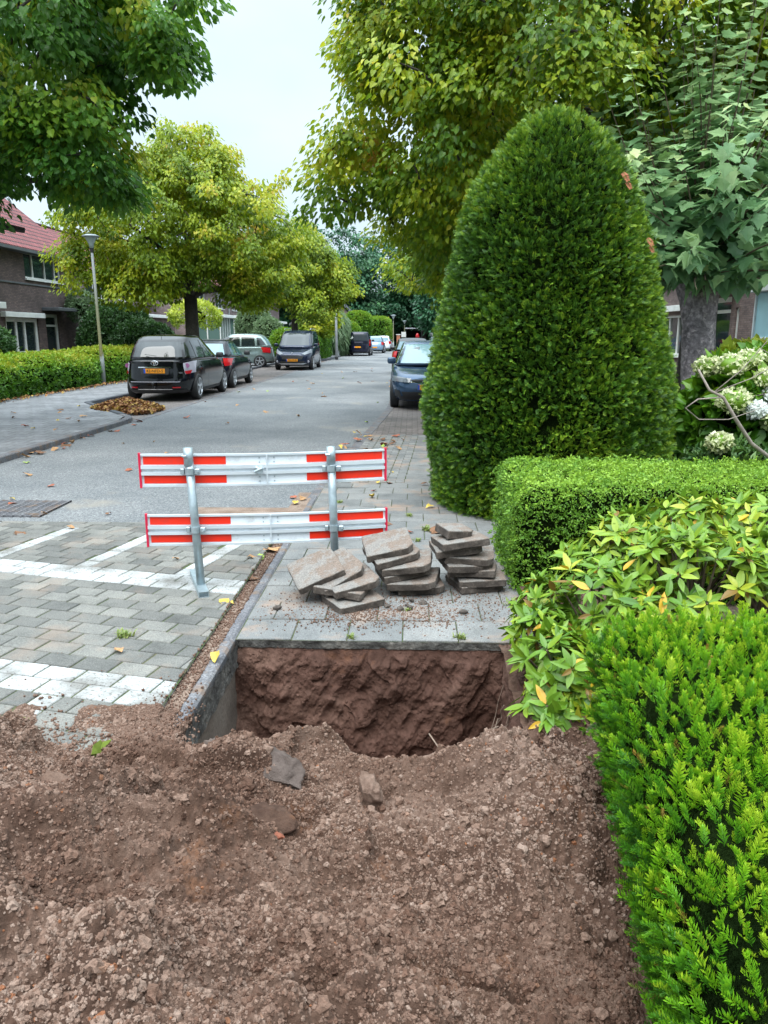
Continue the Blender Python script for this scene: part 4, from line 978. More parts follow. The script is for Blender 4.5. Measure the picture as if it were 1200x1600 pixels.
# the tree by the parked cars
tree('street_tree', 'broad yellow-green tree with a dark trunk behind the parked black car', 'tree', (-8.5,30.2), .26, 3.1,
     [(-9.6,30,5.6,3.3,3.2,2.6),(-7.2,30,5.6,2.8,3,2.4),(-8.2,30,7.6,1.9,2,1.4),(-11.6,30,4.4,1.7,2,1.3),(-5.7,30,4.2,1.6,1.8,1.3),(-6.3,30,3.3,1.1,1.3,.7),(-9.6,28.6,3.6,1.6,1.4,.9)], 560, 130, .125, M['lf_yellow'], crad=.55, toneb=.42, droop=.8)
tree('street_tree', 'smaller yellow-green tree in front of the brick row', 'tree', (-6.3,42), .18, 2.8,
     [(-5.6,41.5,5.0,2.1,2.2,2.1),(-4.5,41.5,4.2,1.5,1.6,1.3),(-7.4,42,4.6,1.9,1.8,1.5),(-5.2,40.5,3.2,1.2,1.3,.8)], 250, 120, .13, M['lf_yellow'], crad=.55, toneb=.36, droop=.8)
tree('small_tree', 'small bright yellow-green tree beside the far pavement pole', 'tree', (-6.2,51), .08, 1.6, [(-6.0,51,2.5,1.3,1.3,.9)], 50, 80, .15, M['lf_yellow'], crad=.4, toneb=.55, group=None)
# pollarded broad-leaved tree
def pollard():
    root = empty('pollarded_tree', (3.92,10.6,0)); tag(root, 'pollarded tree with thick flaky grey trunk and big bluish-green leaves', 'tree'); off = np.array([3.92,10.6,0])
    n1, n2 = 40, 28; zz = np.linspace(-.05,2.75,n1); a = np.linspace(0,2*np.pi,n2,endpoint=False); Z, A = np.meshgrid(zz, a, indexing='ij')
    r_ = .215 + .10*np.exp(-zz/.15) + .10*np.clip((zz-1.7)/.7,0,1)**1.5; Rr = r_[:,None]*np.ones(n2); V = np.stack([(Rr*np.cos(A)).ravel()-.09*Z.ravel(), (Rr*np.sin(A)).ravel(), Z.ravel()],1)
    V[:, :2] *= (1+.09*fbm(V, 3, 4, 3)+.03*fbm(V, 14, 3, 7))[:,None]; i = np.arange((n1-1)*n2); q = i//n2; c = i % n2
    mesh_np('trunk', V, np.stack([q*n2+c, q*n2+(c+1)%n2, (q+1)*n2+(c+1)%n2, (q+1)*n2+c],1), M['trunk_grey'], root, smooth=True)
    mb = MB(); PP=[];YY=[];NN=[];SS=[];TT=[]
    for k in range(125):
        a = rng.uniform(0,6.283); el = rng.uniform(-.1,1.45); L = rng.uniform(1.3,3.3)*(1.0 if el > .45 else .55)
        d = np.array([math.cos(a)*math.cos(el), math.sin(a)*math.cos(el), math.sin(el)]); p = np.array([d[0]*.25-.2, d[1]*.25, 2.4+rng.uniform(-.15,.3)])
        pts = [p.copy()]
        m = int(L/.11); sag = .018*(1.3-math.sin(el))
        for j in range(m):
            d = d + rnd_unit(1)[0]*.04 + np.array([0,0,-sag if el < .8 else .01]); d /= np.linalg.norm(d); p = p + d*.11; pts.append(p.copy())
            if j < 1: continue
            f = j/m
            if p[2] < 2.3 and abs(p[0]) > .45: continue
            for s in (0,1) if f < .8 else (0,1):
                side = np.cross(d, rnd_unit(1)[0]); side /= np.linalg.norm(side)
                pet = side*.11*(1.1-.6*f); y = side*.9 + d*.3 + np.array([0,0,-.35]); 
                PP.append(p+pet); YY.append(y); NN.append(np.array([0,0,1.])+side*.35+rnd_unit(1)[0]*.3); SS.append((.22-.13*f**1.5)*rng.uniform(.75,1.2)); TT.append(np.clip(.34+.42*f**2+.15*rng.normal()+.12*(p[2]>3.2),0,1))
        mb.tube([tuple(q) for q in pts[::2]], [max(.004,.022*(1-i/(len(pts[::2])))) for i in range(len(pts[::2]))], 5, False)
    scatter('crown', [lobed()], np.array(PP), frames(np.array(YY), np.array(NN)), np.array(SS), M['lf_plane'], root, np.array(TT)); mb.build('branches', M['twig'], root)
pollard()
# -------- far wood at the end of the street: each tree its own
fs = [(-24,120,7,17),(-17,112,6,15),(-9.5,104,5,15.5),(-4.5,112,5.5,15.5),(1.5,108,5,14.5),(7,102,5.5,15),(13,98,6,15.5),(20,104,7,16),(-30,108,7,16),(4,90,3.6,11),(9.5,84,4.5,12)]
for k, (x_, y_, r_, h_) in enumerate(fs):
    lab = ['leftmost tall tree of the far wood, above the row of houses','tall tree of the far wood rising behind the grey gabled house','rounded dark tree of the far wood left of the road end','dark tree of the far wood straight above the road end','dark tree of the far wood right behind the far street lamps','dark tree of the far wood behind the parked cars on the right','tall tree of the far wood hidden partly by the clipped yew','rightmost tall tree of the far wood behind the houses','tree of the far wood behind the ridge of the brick row','slim lower tree with a bare grey trunk at the road end','low branching tree right of the bare grey trunk at the road end'][k]
    tree('woodland_tree', lab, 'tree', (x_,y_), .32, h_*.32, [(x_,y_,h_*.60,r_,r_*.8,h_*.38),(x_-r_*.4,y_-2,h_*.42,r_*.6,r_*.6,h_*.22),(x_+r_*.5,y_-2,h_*.40,r_*.55,r_*.6,h_*.22)], 150, 70, .42, M['lf_forest'], [kite1(.7,.15), heart(.8)], group='trees of the far wood', crad=1.25, toneb=.45, tvar=.22, droop=.4)
# tall dark undergrowth below the far wood
V, F = blob((-8,112,1.6),(60,3,3.6),p=4,n=60,noise=.12,ns=.25,seed=9)
ug = shell('undergrowth', V, F, 26000, [leafclump(6,.9,.7,kite1(.8,.1),s) for s in range(3)], .9, M['lf_forest'], None, tone=lambda P,nr: .3+.25*rng.normal(size=len(P)), keep=lambda P,nr: nr[:,1] < .4)
tag(ug, kind='stuff', label='dark undergrowth filling the foot of the far wood', cat='undergrowth')
# -------- bushes and hedges on the left and far
def bush(name, label, cat, blobs, n, temps, size, mat, core='core', group=None, tone=None, depth=(-.02,.12), base=None, up=.4, jit=.7, ck=.93):
    b0 = blobs[0]; off = np.array([b0[0][0], b0[0][1], 0.]) ; root = empty(name, tuple(off)); tag(root, label, cat, group)
    Vs=[];Fs=[];o=0
    for k, (c, h, p) in enumerate(blobs):
        V, F = blob(np.array(c)-off, h, p, 18, .07, 1.1/max(.4, min(h)), seed=int(abs(c[0]*13+c[1]*7))%97+k); Vs.append(V); Fs.append(F+o); o += len(V)
    V = np.concatenate(Vs); F = np.concatenate(Fs)
    cs = np.concatenate([ (v-(np.array(b[0])-off))*ck+(np.array(b[0])-off) for v, b in zip(Vs, blobs)])
    mesh_np('foliage_core', cs, F, M[core], root, smooth=True)
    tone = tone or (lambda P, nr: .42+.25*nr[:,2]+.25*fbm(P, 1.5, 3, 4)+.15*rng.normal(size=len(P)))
    shell('foliage', V, F, n, temps, size, mat, root, up=up, jit=jit, depth=depth, tone=tone, keep=lambda P, nr: (P[:,2] > -.03) & (nr[:,2] > -.75), svar=.4)
    return root
lc = [leafclump(6,.55,.5,kite1(.55,.12),s,.6) for s in range(4)]
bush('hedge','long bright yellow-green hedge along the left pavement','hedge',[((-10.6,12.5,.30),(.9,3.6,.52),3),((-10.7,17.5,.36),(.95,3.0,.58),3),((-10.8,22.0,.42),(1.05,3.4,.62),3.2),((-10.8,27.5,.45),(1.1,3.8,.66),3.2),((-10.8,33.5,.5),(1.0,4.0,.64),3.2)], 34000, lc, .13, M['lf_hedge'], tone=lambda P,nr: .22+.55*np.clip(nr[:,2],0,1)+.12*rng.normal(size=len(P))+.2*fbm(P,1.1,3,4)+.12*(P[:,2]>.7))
bush('low_shrub','low yellow-green shrub at the left edge in front of the hedge','shrub',[((-10.2,16.6,.18),(.75,1.2,.38),2.3)], 3000, lc, .10, M['lf_hedge'])
bush('laurel_bush','rounded dark green bush at the left edge behind the hedge','shrub',[((-12.9,21.6,1.0),(1.5,1.4,1.22),2.2)], 6500, lc, .17, M['lf_bush'])
bush('garden_shrub','dark shrub mass beside the lamp post in front of the brick house','shrub',[((-13.4,35.6,1.2),(1.6,2.0,1.7),2.2),((-12.0,34.5,.9),(1.4,1.5,1.3),2.2)], 9000, lc, .2, M['lf_bush'], tone=lambda P,nr: .25+.2*nr[:,2]+.15*rng.normal(size=len(P)))
bush('climbing_shrub','light green climbing shrub on the corner of the dark brick house','shrub',[((-15.4,36.5,2.8),(.5,1.0,.8),2.0),((-14.9,37.6,1.9),(.6,.8,1.2),2)], 1500, lc, .2, M['lf_willow'], ck=.5)
bush('pale_shrub','tall pale silvery shrub behind the silver car','shrub',[((-10.4,52,1.7),(1.2,1.2,1.6),2.2),((-9.2,50,1.4),(.9,1,1.2),2.2)], 3600, lc, .24, M['lf_willow'])
bush('variegated_shrub','loose pale yellow shrub under the broad tree beside its trunk','shrub',[((-10.4,37.5,2.4),(1.2,1,.75),2.0)], 1000, lc, .2, M['lf_lime'], ck=.4)
bush('green_bush','bright round green bush between the silver car and the dark van','shrub',[((-7.6,47.5,.9),(1.0,1.2,.95),2.3)], 2400, lc, .18, M['lf_hedge'])
bush('hedge','low green hedge beside the far pavement behind the dark van','hedge',[((-6.55,52.5,.62),(.75,4.2,.85),5)], 5200, lc, .16, M['lf_hedge'], tone=lambda P,nr: .2+.25*nr[:,2]+.15*rng.normal(size=len(P)))
bush('weeping_willow','drooping pale willow-like shrub behind the far hedge','shrub',[((-6.6,60,1.9),(1.7,2.2,1.9),2.2)], 5200, [kite1(.16,.03)], .55, M['lf_willow'], up=-1.4, jit=.3)
bush('topiary_ball','largest rounded green topiary beside the tall far hedge','topiary',[((-4.9,71,2.3),(1.25,1.25,1.35),2.2)], 3200, lc, .2, M['lf_hedge'], group='rounded topiary bushes')
bush('topiary_ball','middle rounded topiary ball left of the largest one','topiary',[((-5.3,66,1.65),(.95,1,.95),2.1)], 2200, lc, .18, M['lf_hedge'], group='rounded topiary bushes')
bush('topiary_ball','lowest rounded topiary ball nearest to the willow shrub','topiary',[((-5.75,62,1.05),(.85,.9,.85),2.1)], 2000, lc, .17, M['lf_hedge'], group='rounded topiary bushes')
bush('tall_hedge','tall square clipped green hedge left of the far street lamp','hedge',[((-3.9,84,1.5),(1.55,4.5,1.75),6)], 6500, lc, .2, M['lf_hedge'], tone=lambda P,nr: .3+.35*nr[:,2]+.2*(nr[:,0]>.5)+.12*rng.normal(size=len(P)))
bush('low_hedge','low hedge beside the far pavement in front of the dark van','hedge',[((-6.0,66,.4),(.7,5,.45),4)], 3000, lc, .15, M['lf_hedge'])
bush('ornamental_grass','tall feathery grass-green shrub beside the street pole','shrub',[((-6.9,54.5,1.7),(1.1,1.6,1.1),2.2)], 2400, [kite1(.14,.03)], .5, M['lf_hedge'], up=1.2, jit=.5)
# -------- garden on the right
bush('ground_cover','dark leafy ground cover around the pollarded trunk','ground cover',[((3.2,9.6,.1),(.9,1.4,.42),2.6),((4.6,10.2,.1),(1.2,1.0,.4),2.6)], 5000, lc, .09, M['lf_bush'])
bush('low_shrubs','glossy dark green low shrubs in front of the hydrangea','shrub',[((3.0,7.1,.1),(.6,.6,.5),2.4),((2.7,6.3,.1),(1.0,.35,.38),3),((3.9,6.8,.15),(.9,.7,.6),2.6)], 4200, [leafclump(6,.8,.4,kite(.34,.08,.1,1),s,.6) for s in range(3)], .10, M['lf_bush'])
def hydrangea():
    root = bush('hydrangea','hydrangea bush with green leaves and round cream flower heads','shrub',[((3.55,8.2,.65),(.72,.7,.72),2.2),((4.4,8.4,.6),(.7,.7,.8),2.2)], 2600, [leafclump(5,.9,.5,heart(.75),s,.7) for s in range(3)], .13, M['lf_hedge'], tone=lambda P,nr: .22+.22*nr[:,2]+.14*rng.normal(size=len(P)))
    off = np.array([3.55,8.2,0])
    heads = [((2.93,7.9,1.28),.10,0),((3.10,7.75,1.30),.11,0),((3.33,7.85,1.34),.11,0),((3.42,7.6,1.18),.11,0),((3.07,7.5,.98),.12,0),((2.75,6.95,.66),.085,0),((3.45,7.55,1.03),.085,1),((3.26,7.45,.90),.075,1),((3.42,7.4,.80),.085,0),((3.62,7.5,.86),.07,1),((3.55,7.6,1.3),.1,0)]
    tm = [leafclump(1,.5,0.01,kite1(1.0,.1),s,.8) for s in range(3)]
    for (c, r_, kd) in heads:
        r_ *= 1.25
        V, F = blob(np.array(c)-off, (r_,r_,r_*.78), 2, 8, .05, 5)
        h = mesh_np('flower_head', (V-(np.array(c)-off))*.85+(np.array(c)-off), F, M['lf_lime' if not kd else 'fl_white'], root)
        shell('florets', V, F, 260, [kite1(1.0,.1)], .036, M['fl_white' if kd else 'fl_cream'], h, out=.5, up=.2, jit=.9, depth=(-.005,.015), tone=lambda P,nr: .5+.3*nr[:,2]+.2*rng.normal(size=len(P)))
hydrangea()
bush('lime_shrub','lime yellow leafy shrub below the white framed window','shrub',[((4.5,10.3,.85),(.75,.5,.6),2.2)], 1900, [leafclump(5,.8,.5,heart(.9),s,.7) for s in range(3)], .12, M['lf_lime'])
mb = MB(); bz = [(3.3,5.85,.35),(2.75,5.65,.62),(2.42,5.55,.84),(2.27,5.5,1.02),(2.17,5.5,1.17),(2.07,5.5,1.22),(2.0,5.55,1.36)]
mb.tube(bz, [.016,.015,.014,.013,.011,.009,.007], 8)
def twigc(pts, r): mb.tube(pts, [r*.75*(1-.7*i/(len(pts)-1)) for i in range(len(pts))], 5)
twigc([(2.17,5.5,1.17),(1.98,5.45,1.16),(1.90,5.45,1.10),(2.0,5.45,1.02),(2.2,5.45,1.02),(2.4,5.5,1.08),(2.6,5.55,1.17)], .008)
twigc([(2.1,5.5,1.2),(2.28,5.5,1.36),(2.45,5.55,1.55),(2.55,5.6,1.75)], .006); twigc([(2.1,5.5,1.2),(2.35,5.5,1.30),(2.55,5.5,1.42),(2.62,5.5,1.6)], .006)
twigc([(2.9,5.7,.55),(2.75,5.7,1.0),(2.68,5.75,1.4),(2.6,5.8,1.75),(2.66,5.8,2.1)], .012); twigc([(2.68,5.75,1.4),(2.5,5.75,1.5),(2.42,5.7,1.38)], .006)
twigc([(3.1,5.8,.45),(2.95,5.85,1.1),(2.72,5.9,1.5),(2.78,5.9,1.9)], .010); twigc([(2.72,5.75,1.3),(2.62,5.7,1.2),(2.46,5.7,1.16)], .006)
M['bare'] = simple('bare_grey_wood', (.24,.20,.17), .8, 0, .25, 30)
tag(mb.build('bare_shrub', M['bare'], None, True), 'bare twisted grey branches arching over the box hedge', 'branch')
sheet('garden_path', [(2.5,10.6,9.0,12.6)], -.045, M['pave_far'])
# weeds: small tufts in the joints
def tuft(n, L, seed, mat):
    r = np.random.default_rng(seed); V=[];F=[]
    for k in range(n):
        a = r.uniform(0,6.28); l = L*r.uniform(.5,1.1); s = r.uniform(.3,1.1); d = np.array([math.cos(a)*s, math.sin(a)*s, 1]); d /= np.linalg.norm(d)
        q = np.array([-math.sin(a), math.cos(a), 0])*.003; p = np.array([r.normal()*.012, r.normal()*.012, 0]); b = len(V)
        V += [tuple(p-q), tuple(p+q), tuple(p+d*l*.6+q), tuple(p+d*l*.6-q), tuple(p+d*l-np.array([0,0,l*.18]))]; F += [(b,b+1,b+2),(b,b+2,b+3),(b+3,b+2,b+4)]
    return np.array(V), np.array(F)
M['grass'] = leafmat('grass_blade', [(0,(.10,.17,.03)),(1,(.25,.28,.08))], trans=.2)
tv = [tuft(45,.045,s,None) for s in range(2)]
tmd = []
for V, F in tv:
    o = mesh_np('grass_tuft', V, F, M['grass'], None, rng.random(len(V))); tmd.append(o.data); bpy.data.objects.remove(o)
for (x_, y_, s_, lab) in ((-1.55,3.86,1.5,'thickest grass tuft, on the brick paving left of the gutter'),(-.32,3.89,.9,'thin grass tuft on the slab edge above the middle of the pit'),(.27,3.9,1.1,'straggly grass tuft at the slab edge above the right of the pit'),(-.02,6.75,1.2,'grass tuft in the paving left of the clipped yew'),(.13,6.25,1.6,'grass tuft by the foot of the clipped yew'),(.05,5.9,1.0,'small tuft behind the slab stacks'),(-.02,4.32,.7,'tiny tuft in the joint before the middle stack'),(-.7,7.3,1.1,'tuft in the joint by the kerb behind the barrier'),(.62,4.45,1.6,'weeds at the corner of the box hedge')):
    o = bpy.data.objects.new('grass_tuft', random.choice(tmd)); C.objects.link(o); o.location = (x_, y_, 0); o.scale = (s_, s_, s_*.8); o.rotation_euler = (0,0,random.uniform(0,6)); tag(o, lab, 'weed', 'grass tufts in the paving joints')
bush('garden_weeds','broad green weeds below the rhododendron at the pit corner','weeds',[((.80,2.95,.03),(.14,.16,.06),2)], 260, [leafclump(4,.9,.3,kite(.3,.1,.2,1),s,.6) for s in range(3)], .075, M['lf_hedge'], ck=.6)
# -------- fallen leaves
def fleaf(seed):
    V, F = lobed() if seed % 3 == 0 else kite(.6, .25, .2, 3); r = np.random.default_rng(seed)
    V = V.copy(); V[:,1] -= .5; V[:,2] += .18*fbm(V*1.0+seed*4.1, 1.8, 2, seed)*1.6 + .12; return V, F
pal = [('brown',(.16,.075,.035)),('tan',(.36,.20,.09)),('yellow',(.50,.36,.06)),('reddish',(.30,.085,.04)),('green',(.26,.36,.06))]
ld = {}
for c_, col in pal:
    for s in range(3):
        V, F = fleaf(s+len(ld)); o = mesh_np('fallen_leaf', V, F, simple('fallen_leaf_'+c_, col, .7, 0, .3, 3)); ld.setdefault(c_, []).append(o.data); bpy.data.objects.remove(o)
def leaf(x, y, z, s, c_, lab, group=None, tilt=.15):
    o = bpy.data.objects.new('fallen_leaf', random.choice(ld[c_])); C.objects.link(o); o.location = (x, y, z+s*.02); o.scale = (s,s,s)
    o.rotation_euler = (random.gauss(0,tilt), random.gauss(0,tilt), random.uniform(0,6.28)); tag(o, lab, 'fallen leaf', group)
def many(n, fx, z, s, place_, seed):
    for k in range(n):
        x_, y_ = fx(); c_ = random.choices(['brown','tan','yellow','reddish','green'], [4,5,2,3,1])[0]
        leaf(x_, y_, z, s*random.uniform(.7,1.3), c_, f'dry {c_} leaf lying {place_}', f'{c_} leaves lying {place_}')
many(20, lambda: (random.uniform(-5.1,-1.3), random.uniform(6.7,13)), -.024, .08, 'on the near asphalt road', 1)
many(32, lambda: (random.uniform(-5.1,-.6), random.uniform(13,38)), -.024, .12, 'on the road further away', 2)
many(9, lambda: (random.uniform(-4,-1.5), random.uniform(3.3,6.2)), .005, .075, 'on the brick paving with white markings', 3)
many(30, lambda: (random.gauss(-.62,.25), random.gauss(11.6,.7)), .005, .10, 'by the kerb in front of the blue car', 4)
many(16, lambda: (random.uniform(-.4,.5), random.uniform(5.6,9.5)), .006, .08, 'on the paving slabs beside the yew', 5)
many(15, lambda: (random.gauss(-1.12,.04), random.uniform(4.3,7.8)), -.016, .09, 'in the sandy gutter', 6)
many(26, lambda: (random.uniform(-9.4,-5.6), random.uniform(9,17.5)), .05, .11, 'on the left pavement', 7)
many(16, lambda: (random.gauss(-5.15,.12), random.uniform(9,14.5)), -.024, .12, 'along the left gutter', 8)
many(12, lambda: (random.uniform(3,5), random.uniform(10.7,12.4)), -.04, .1, 'on the garden path', 9)
leaf(-.97,3.56,.012,.085,'yellow','orange yellow leaf on the kerb at the corner of the pit',tilt=.6)
leaf(-1.13,2.53,hz(-1.13,2.53)+.045,.10,'green','bright green leaf standing in the soil heap at the left',tilt=.9)
leaf(-1.62,2.86,.02,.09,'green','yellow-green leaf on the pavers at the left edge of the heap')
leaf(-.02,2.22,hz(-.02,2.22)+.03,.045,'tan','small pale leaf in the middle of the soil heap')
leaf(-.60,5.9-1.2,.01,.12,'reddish','large curled red leaf lying right of the barrier foot')
# swept leaf heap at the parking bay
n = 2300; r_ = rng.random(n)**.6; a = rng.uniform(0,6.283,n); x_ = -6.25+.80*r_*np.cos(a); y_ = 16.7+1.15*r_*np.sin(a); x_ = x_ - (y_-16.75)*.35
k_ = (x_ < -5.4); x_, y_, r_ = x_[k_], y_[k_], r_[k_]; n = len(x_); z_ = .0+.21*(1-r_)**1.1+.03*rng.random(n)
M['lf_litter'] = leafmat('leaf_litter', [(0,(.10,.045,.02)),(.35,(.24,.10,.04)),(.7,(.38,.19,.07)),(1,(.46,.34,.07))], trans=0, rough=.75)
lp = scatter('leaf_pile', [fleaf(1), fleaf(2), fleaf(4)], np.stack([x_,y_,z_],1), frames(rnd_unit(n)*np.array([1,1,.5]), np.array([0,0,1.])+rnd_unit(n)*.8), .08+.07*rng.random(n), M['lf_litter'], None, rng.random(n))
tag(lp, 'swept heap of brown autumn leaves in the empty parking bay corner', 'leaf pile', kind='stuff')
n = 900; y_ = rng.uniform(10,34,n); x_ = -9.6+.12*rng.normal(size=n); lp = scatter('leaf_litter', [fleaf(1), fleaf(2)], np.stack([x_,y_,.06+.03*rng.random(n)],1), frames(rnd_unit(n)*np.array([1,1,.3]), np.array([0,0,1.])+rnd_unit(n)*.5), .06+.06*rng.random(n), M['lf_litter'], None, rng.random(n))
tag(lp, 'brown leaf litter along the foot of the left hedge', 'leaf litter', kind='stuff')
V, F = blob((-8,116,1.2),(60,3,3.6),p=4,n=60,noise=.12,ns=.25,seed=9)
tag(mesh_np('undergrowth', V, F, M['core'], smooth=True), kind='stuff', label='dark solid mass painted as deep shade of the thicket behind the far wood', cat='undergrowth')  # near-black body stands in for the shade within the thicket
# ================================================================ CARS
def I(poly):
    a = np.array(poly, float); return lambda t: float(np.interp(t, a[:,0], a[:,1]))
class Shell:
    def __init__(s, W, yr, yf, n): s.W, s.yr, s.yf, s.n = I(W), I(yr), I(yf), n
    def end(s, x, z, sg, e=0):
        W, c, L = s.W(z)+e, (s.yr(z)+s.yf(z))/2, (s.yf(z)-s.yr(z))/2+e; t = min(abs(x)/W, .999); return c+sg*L*(1-t**s.n)**(1/s.n)
    def side(s, y, z, e=0):
        W, c, L = s.W(z)+e, (s.yr(z)+s.yf(z))/2, (s.yf(z)-s.yr(z))/2+e; t = min(abs(y-c)/L, .999); return W*(1-t**s.n)**(1/s.n)
    def patch(s, mb, Q, kind, sg, e=.006, nu=8, nv=6):
        """Q: 4 corners, (x,z) for ends or (y,z) for sides, in order around"""
        V = []
        for i in range(nu+1):
            for j in range(nv+1):
                u, v = i/nu, j/nv
                a = [Q[0][k]*(1-u)*(1-v)+Q[1][k]*u*(1-v)+Q[2][k]*u*v+Q[3][k]*(1-u)*v for k in (0,1)]
                V.append((a[0], s.end(a[0], a[1], sg, e), a[1]) if kind == 'end' else (sg*s.side(a[0], a[1], e), a[0], a[1]))
        F = []
        for i in range(nu):
            for j in range(nv):
                q = i*(nv+1)+j; F.append((q, q+nv+1, q+nv+2, q+1))
        mb.add(V, F)
def paint(name, col, metal=.3):
    m, nt, b, o = newmat(name); b.inputs['Base Color'].default_value = (*col,1); b.inputs['Metallic'].default_value = metal
    b.inputs['Roughness'].default_value = .28; b.inputs['Coat Weight'].default_value = .35; b.inputs['Coat Roughness'].default_value = .03; b.inputs['Specular IOR Level'].default_value = .3
    co = coords(nt); n = noise(nt, co, 9, 5); mr = N(nt, 'ShaderNodeMapRange'); mr.inputs[3].default_value = .10; mr.inputs[4].default_value = .2; nt.links.new(n, mr.inputs[0]); nt.links.new(mr.outputs[0], b.inputs['Roughness']); return m
def glassm(name, col, rough=.03):
    m, nt, b, o = newmat(name); b.inputs['Base Color'].default_value = (*col,1); b.inputs['Roughness'].default_value = rough; b.inputs['Specular IOR Level'].default_value = .55
    b.inputs['Coat Weight'].default_value = .2; b.inputs['Coat Roughness'].default_value = .01
    n = noise(nt, coords(nt), 2.5, 2); bump(nt, n, b, .04, .01); return m
M['glass'] = glassm('dark_car_glass', (.012,.018,.02)); M['glass_pale'] = glassm('painted_sky_windscreen', (.16,.27,.30)); M['glass_mid'] = glassm('tinted_blue_glass', (.05,.12,.15))  # glass_pale carries the sky's reflection in its base colour
M['red_lamp'] = glassm('red_lamp_glass', (.45,.01,.015)); M['clear_lamp'] = glassm('clear_lamp_glass', (.38,.37,.42)); M['head_lamp'] = glassm('headlamp_glass', (.16,.18,.20)); M['lamp_ring'] = glassm('lamp_ring', (.28,.10,.22)); M['plate'] = simple('orange_plate', (.80,.30,.01), .4, 0, .03, 5); M['plate_blue'] = simple('plate_blue', (.01,.08,.5), .4, 0, .03, 5)
M['trim'] = simple('black_trim', (.02,.02,.022), .55, 0, .2, 5)
def text_mesh(name, s, size, loc, rot, mat, parent, ext=.001):
    cu_ = bpy.data.curves.new('tmp', 'FONT'); cu_.body = s; cu_.size = size; cu_.extrude = ext; cu_.align_x = 'CENTER'; cu_.align_y = 'CENTER'
    to = bpy.data.objects.new('tmp', cu_); C.objects.link(to); dg = bpy.context.evaluated_depsgraph_get(); me = bpy.data.meshes.new_from_object(to.evaluated_get(dg)); bpy.data.objects.remove(to)
    o = link(name, me, mat, parent); me.name = name; o.location = loc; o.rotation_euler = rot; return o
def car(label, cat, x, y, rz, L, Wd, H, paintm, lower, green, top, roof_z, sidewin, rearwin, wind, glass, axles, wr, tails=None, heads=None, plate=None, plate_end=-1, plate_z=.72, plate_x=0, extras=None, group=None, nlow=4.2, ngr=4.8, windglass=None, rearglass=None, spokes=5, name='parked_car', low_trim=True, belt=.93):
    root = empty(name, (x, y, -.022), rz); tag(root, label, cat, group)
    lo = Shell(lower[0], lower[1], lower[2], nlow); gr = Shell(green[0], green[1], green[2], ngr); tf = I(top); zb = .20
    na = 96; ang = np.linspace(0, 2*math.pi, na, endpoint=False)
    def ring(sh, zfun, shr=1.0, mode=None):
        out_ = []
        for a in ang:
            ca, sa = math.cos(a), math.sin(a); sx = math.copysign(abs(ca)**(2/sh.n), ca); sy = math.copysign(abs(sa)**(2/sh.n), sa); z = .8
            for it in range(3):
                c_ = (sh.yr(z)+sh.yf(z))/2; L_ = (sh.yf(z)-sh.yr(z))/2; yy = c_+sy*L_*shr; z = zfun(yy)
            out_.append((sx*sh.W(z)*shr, yy, z))
        return out_
    def solid(name_, rings, mat, parent):
        V = [p for r in rings for p in r]; F = []
        for i in range(len(rings)-1):
            for j in range(na): F.append((i*na+j, i*na+(j+1)%na, (i+1)*na+(j+1)%na, (i+1)*na+j))
        F.append(tuple(range(na-1,-1,-1))); F.append(tuple((len(rings)-1)*na+j for j in range(na)))
        me = bpy.data.meshes.new(name_); me.from_pydata(V, [], F); me.polygons.foreach_set('use_smooth', [True]*len(F)); return link(name_, me, mat, parent)
    fr_ = [0,.04,.12,.24,.36,.48,.6,.72,.82,.90,.95,.985]
    rings = [ring(lo, (lambda yy, f=f: zb+f*(tf(yy)-zb))) for f in fr_]
    for s_, dz in ((.985,.006),(.93,.016),(.8,.024),(.5,.03),(.2,.032)): rings.append(ring(lo, (lambda yy, d=dz: tf(yy)+d-.0), s_))
    body = solid('body', rings, paintm, root)
    # wheel arches
    cut = MB(); 
    for ay in axles:
        for sg in (-1,1): cut.lathe([(wr+.055,-.14),(wr+.055,.2)], 36, (sg*(Wd/2-.03), ay, wr-.0), 'x')
    co = cut.build('cutter', M['trim'], None); body.data.materials.append(M['trim'])
    md = body.modifiers.new('b', 'BOOLEAN'); md.operation = 'DIFFERENCE'; md.object = co; md.solver = 'EXACT'; md.material_mode = 'TRANSFER' if hasattr(md, 'material_mode') else md.material_mode
    dg = bpy.context.evaluated_depsgraph_get(); nm = bpy.data.meshes.new_from_object(body.evaluated_get(dg)); body.modifiers.clear(); body.data = nm; nm.name = 'body'; bpy.data.objects.remove(co)
    z0 = belt; fz_ = [0,.25,.5,.75,.9,.97,1.0]; rings = []
    for f in fz_: z = z0+f*(roof_z-.055-z0); rings.append(ring(gr, lambda yy, z=z: z))
    for s_, dz in ((.965,.016),(.88,.036),(.6,.056),(.25,.064)): 
        rr = ring(gr, lambda yy: roof_z-.055, s_); rings.append([(p[0],p[1],roof_z-.055+dz) for p in rr])
    solid('cabin', rings, paintm, root)
    def part(nm_, fn, mat, par=root): mb = MB(); fn(mb); return mb.build(nm_, mat, par, True)
    for q in sidewin:
        for sg in (-1,1): part('side_window', lambda m: gr.patch(m, q if sg > 0 else q[::-1], 'side', sg), glass)
    part('rear_window', lambda m: gr.patch(m, rearwin[::-1], 'end', -1, .006, 14, 6), rearglass or glass)
    part('windshield', lambda m: gr.patch(m, wind, 'end', 1, .006, 14, 6), windglass or glass)
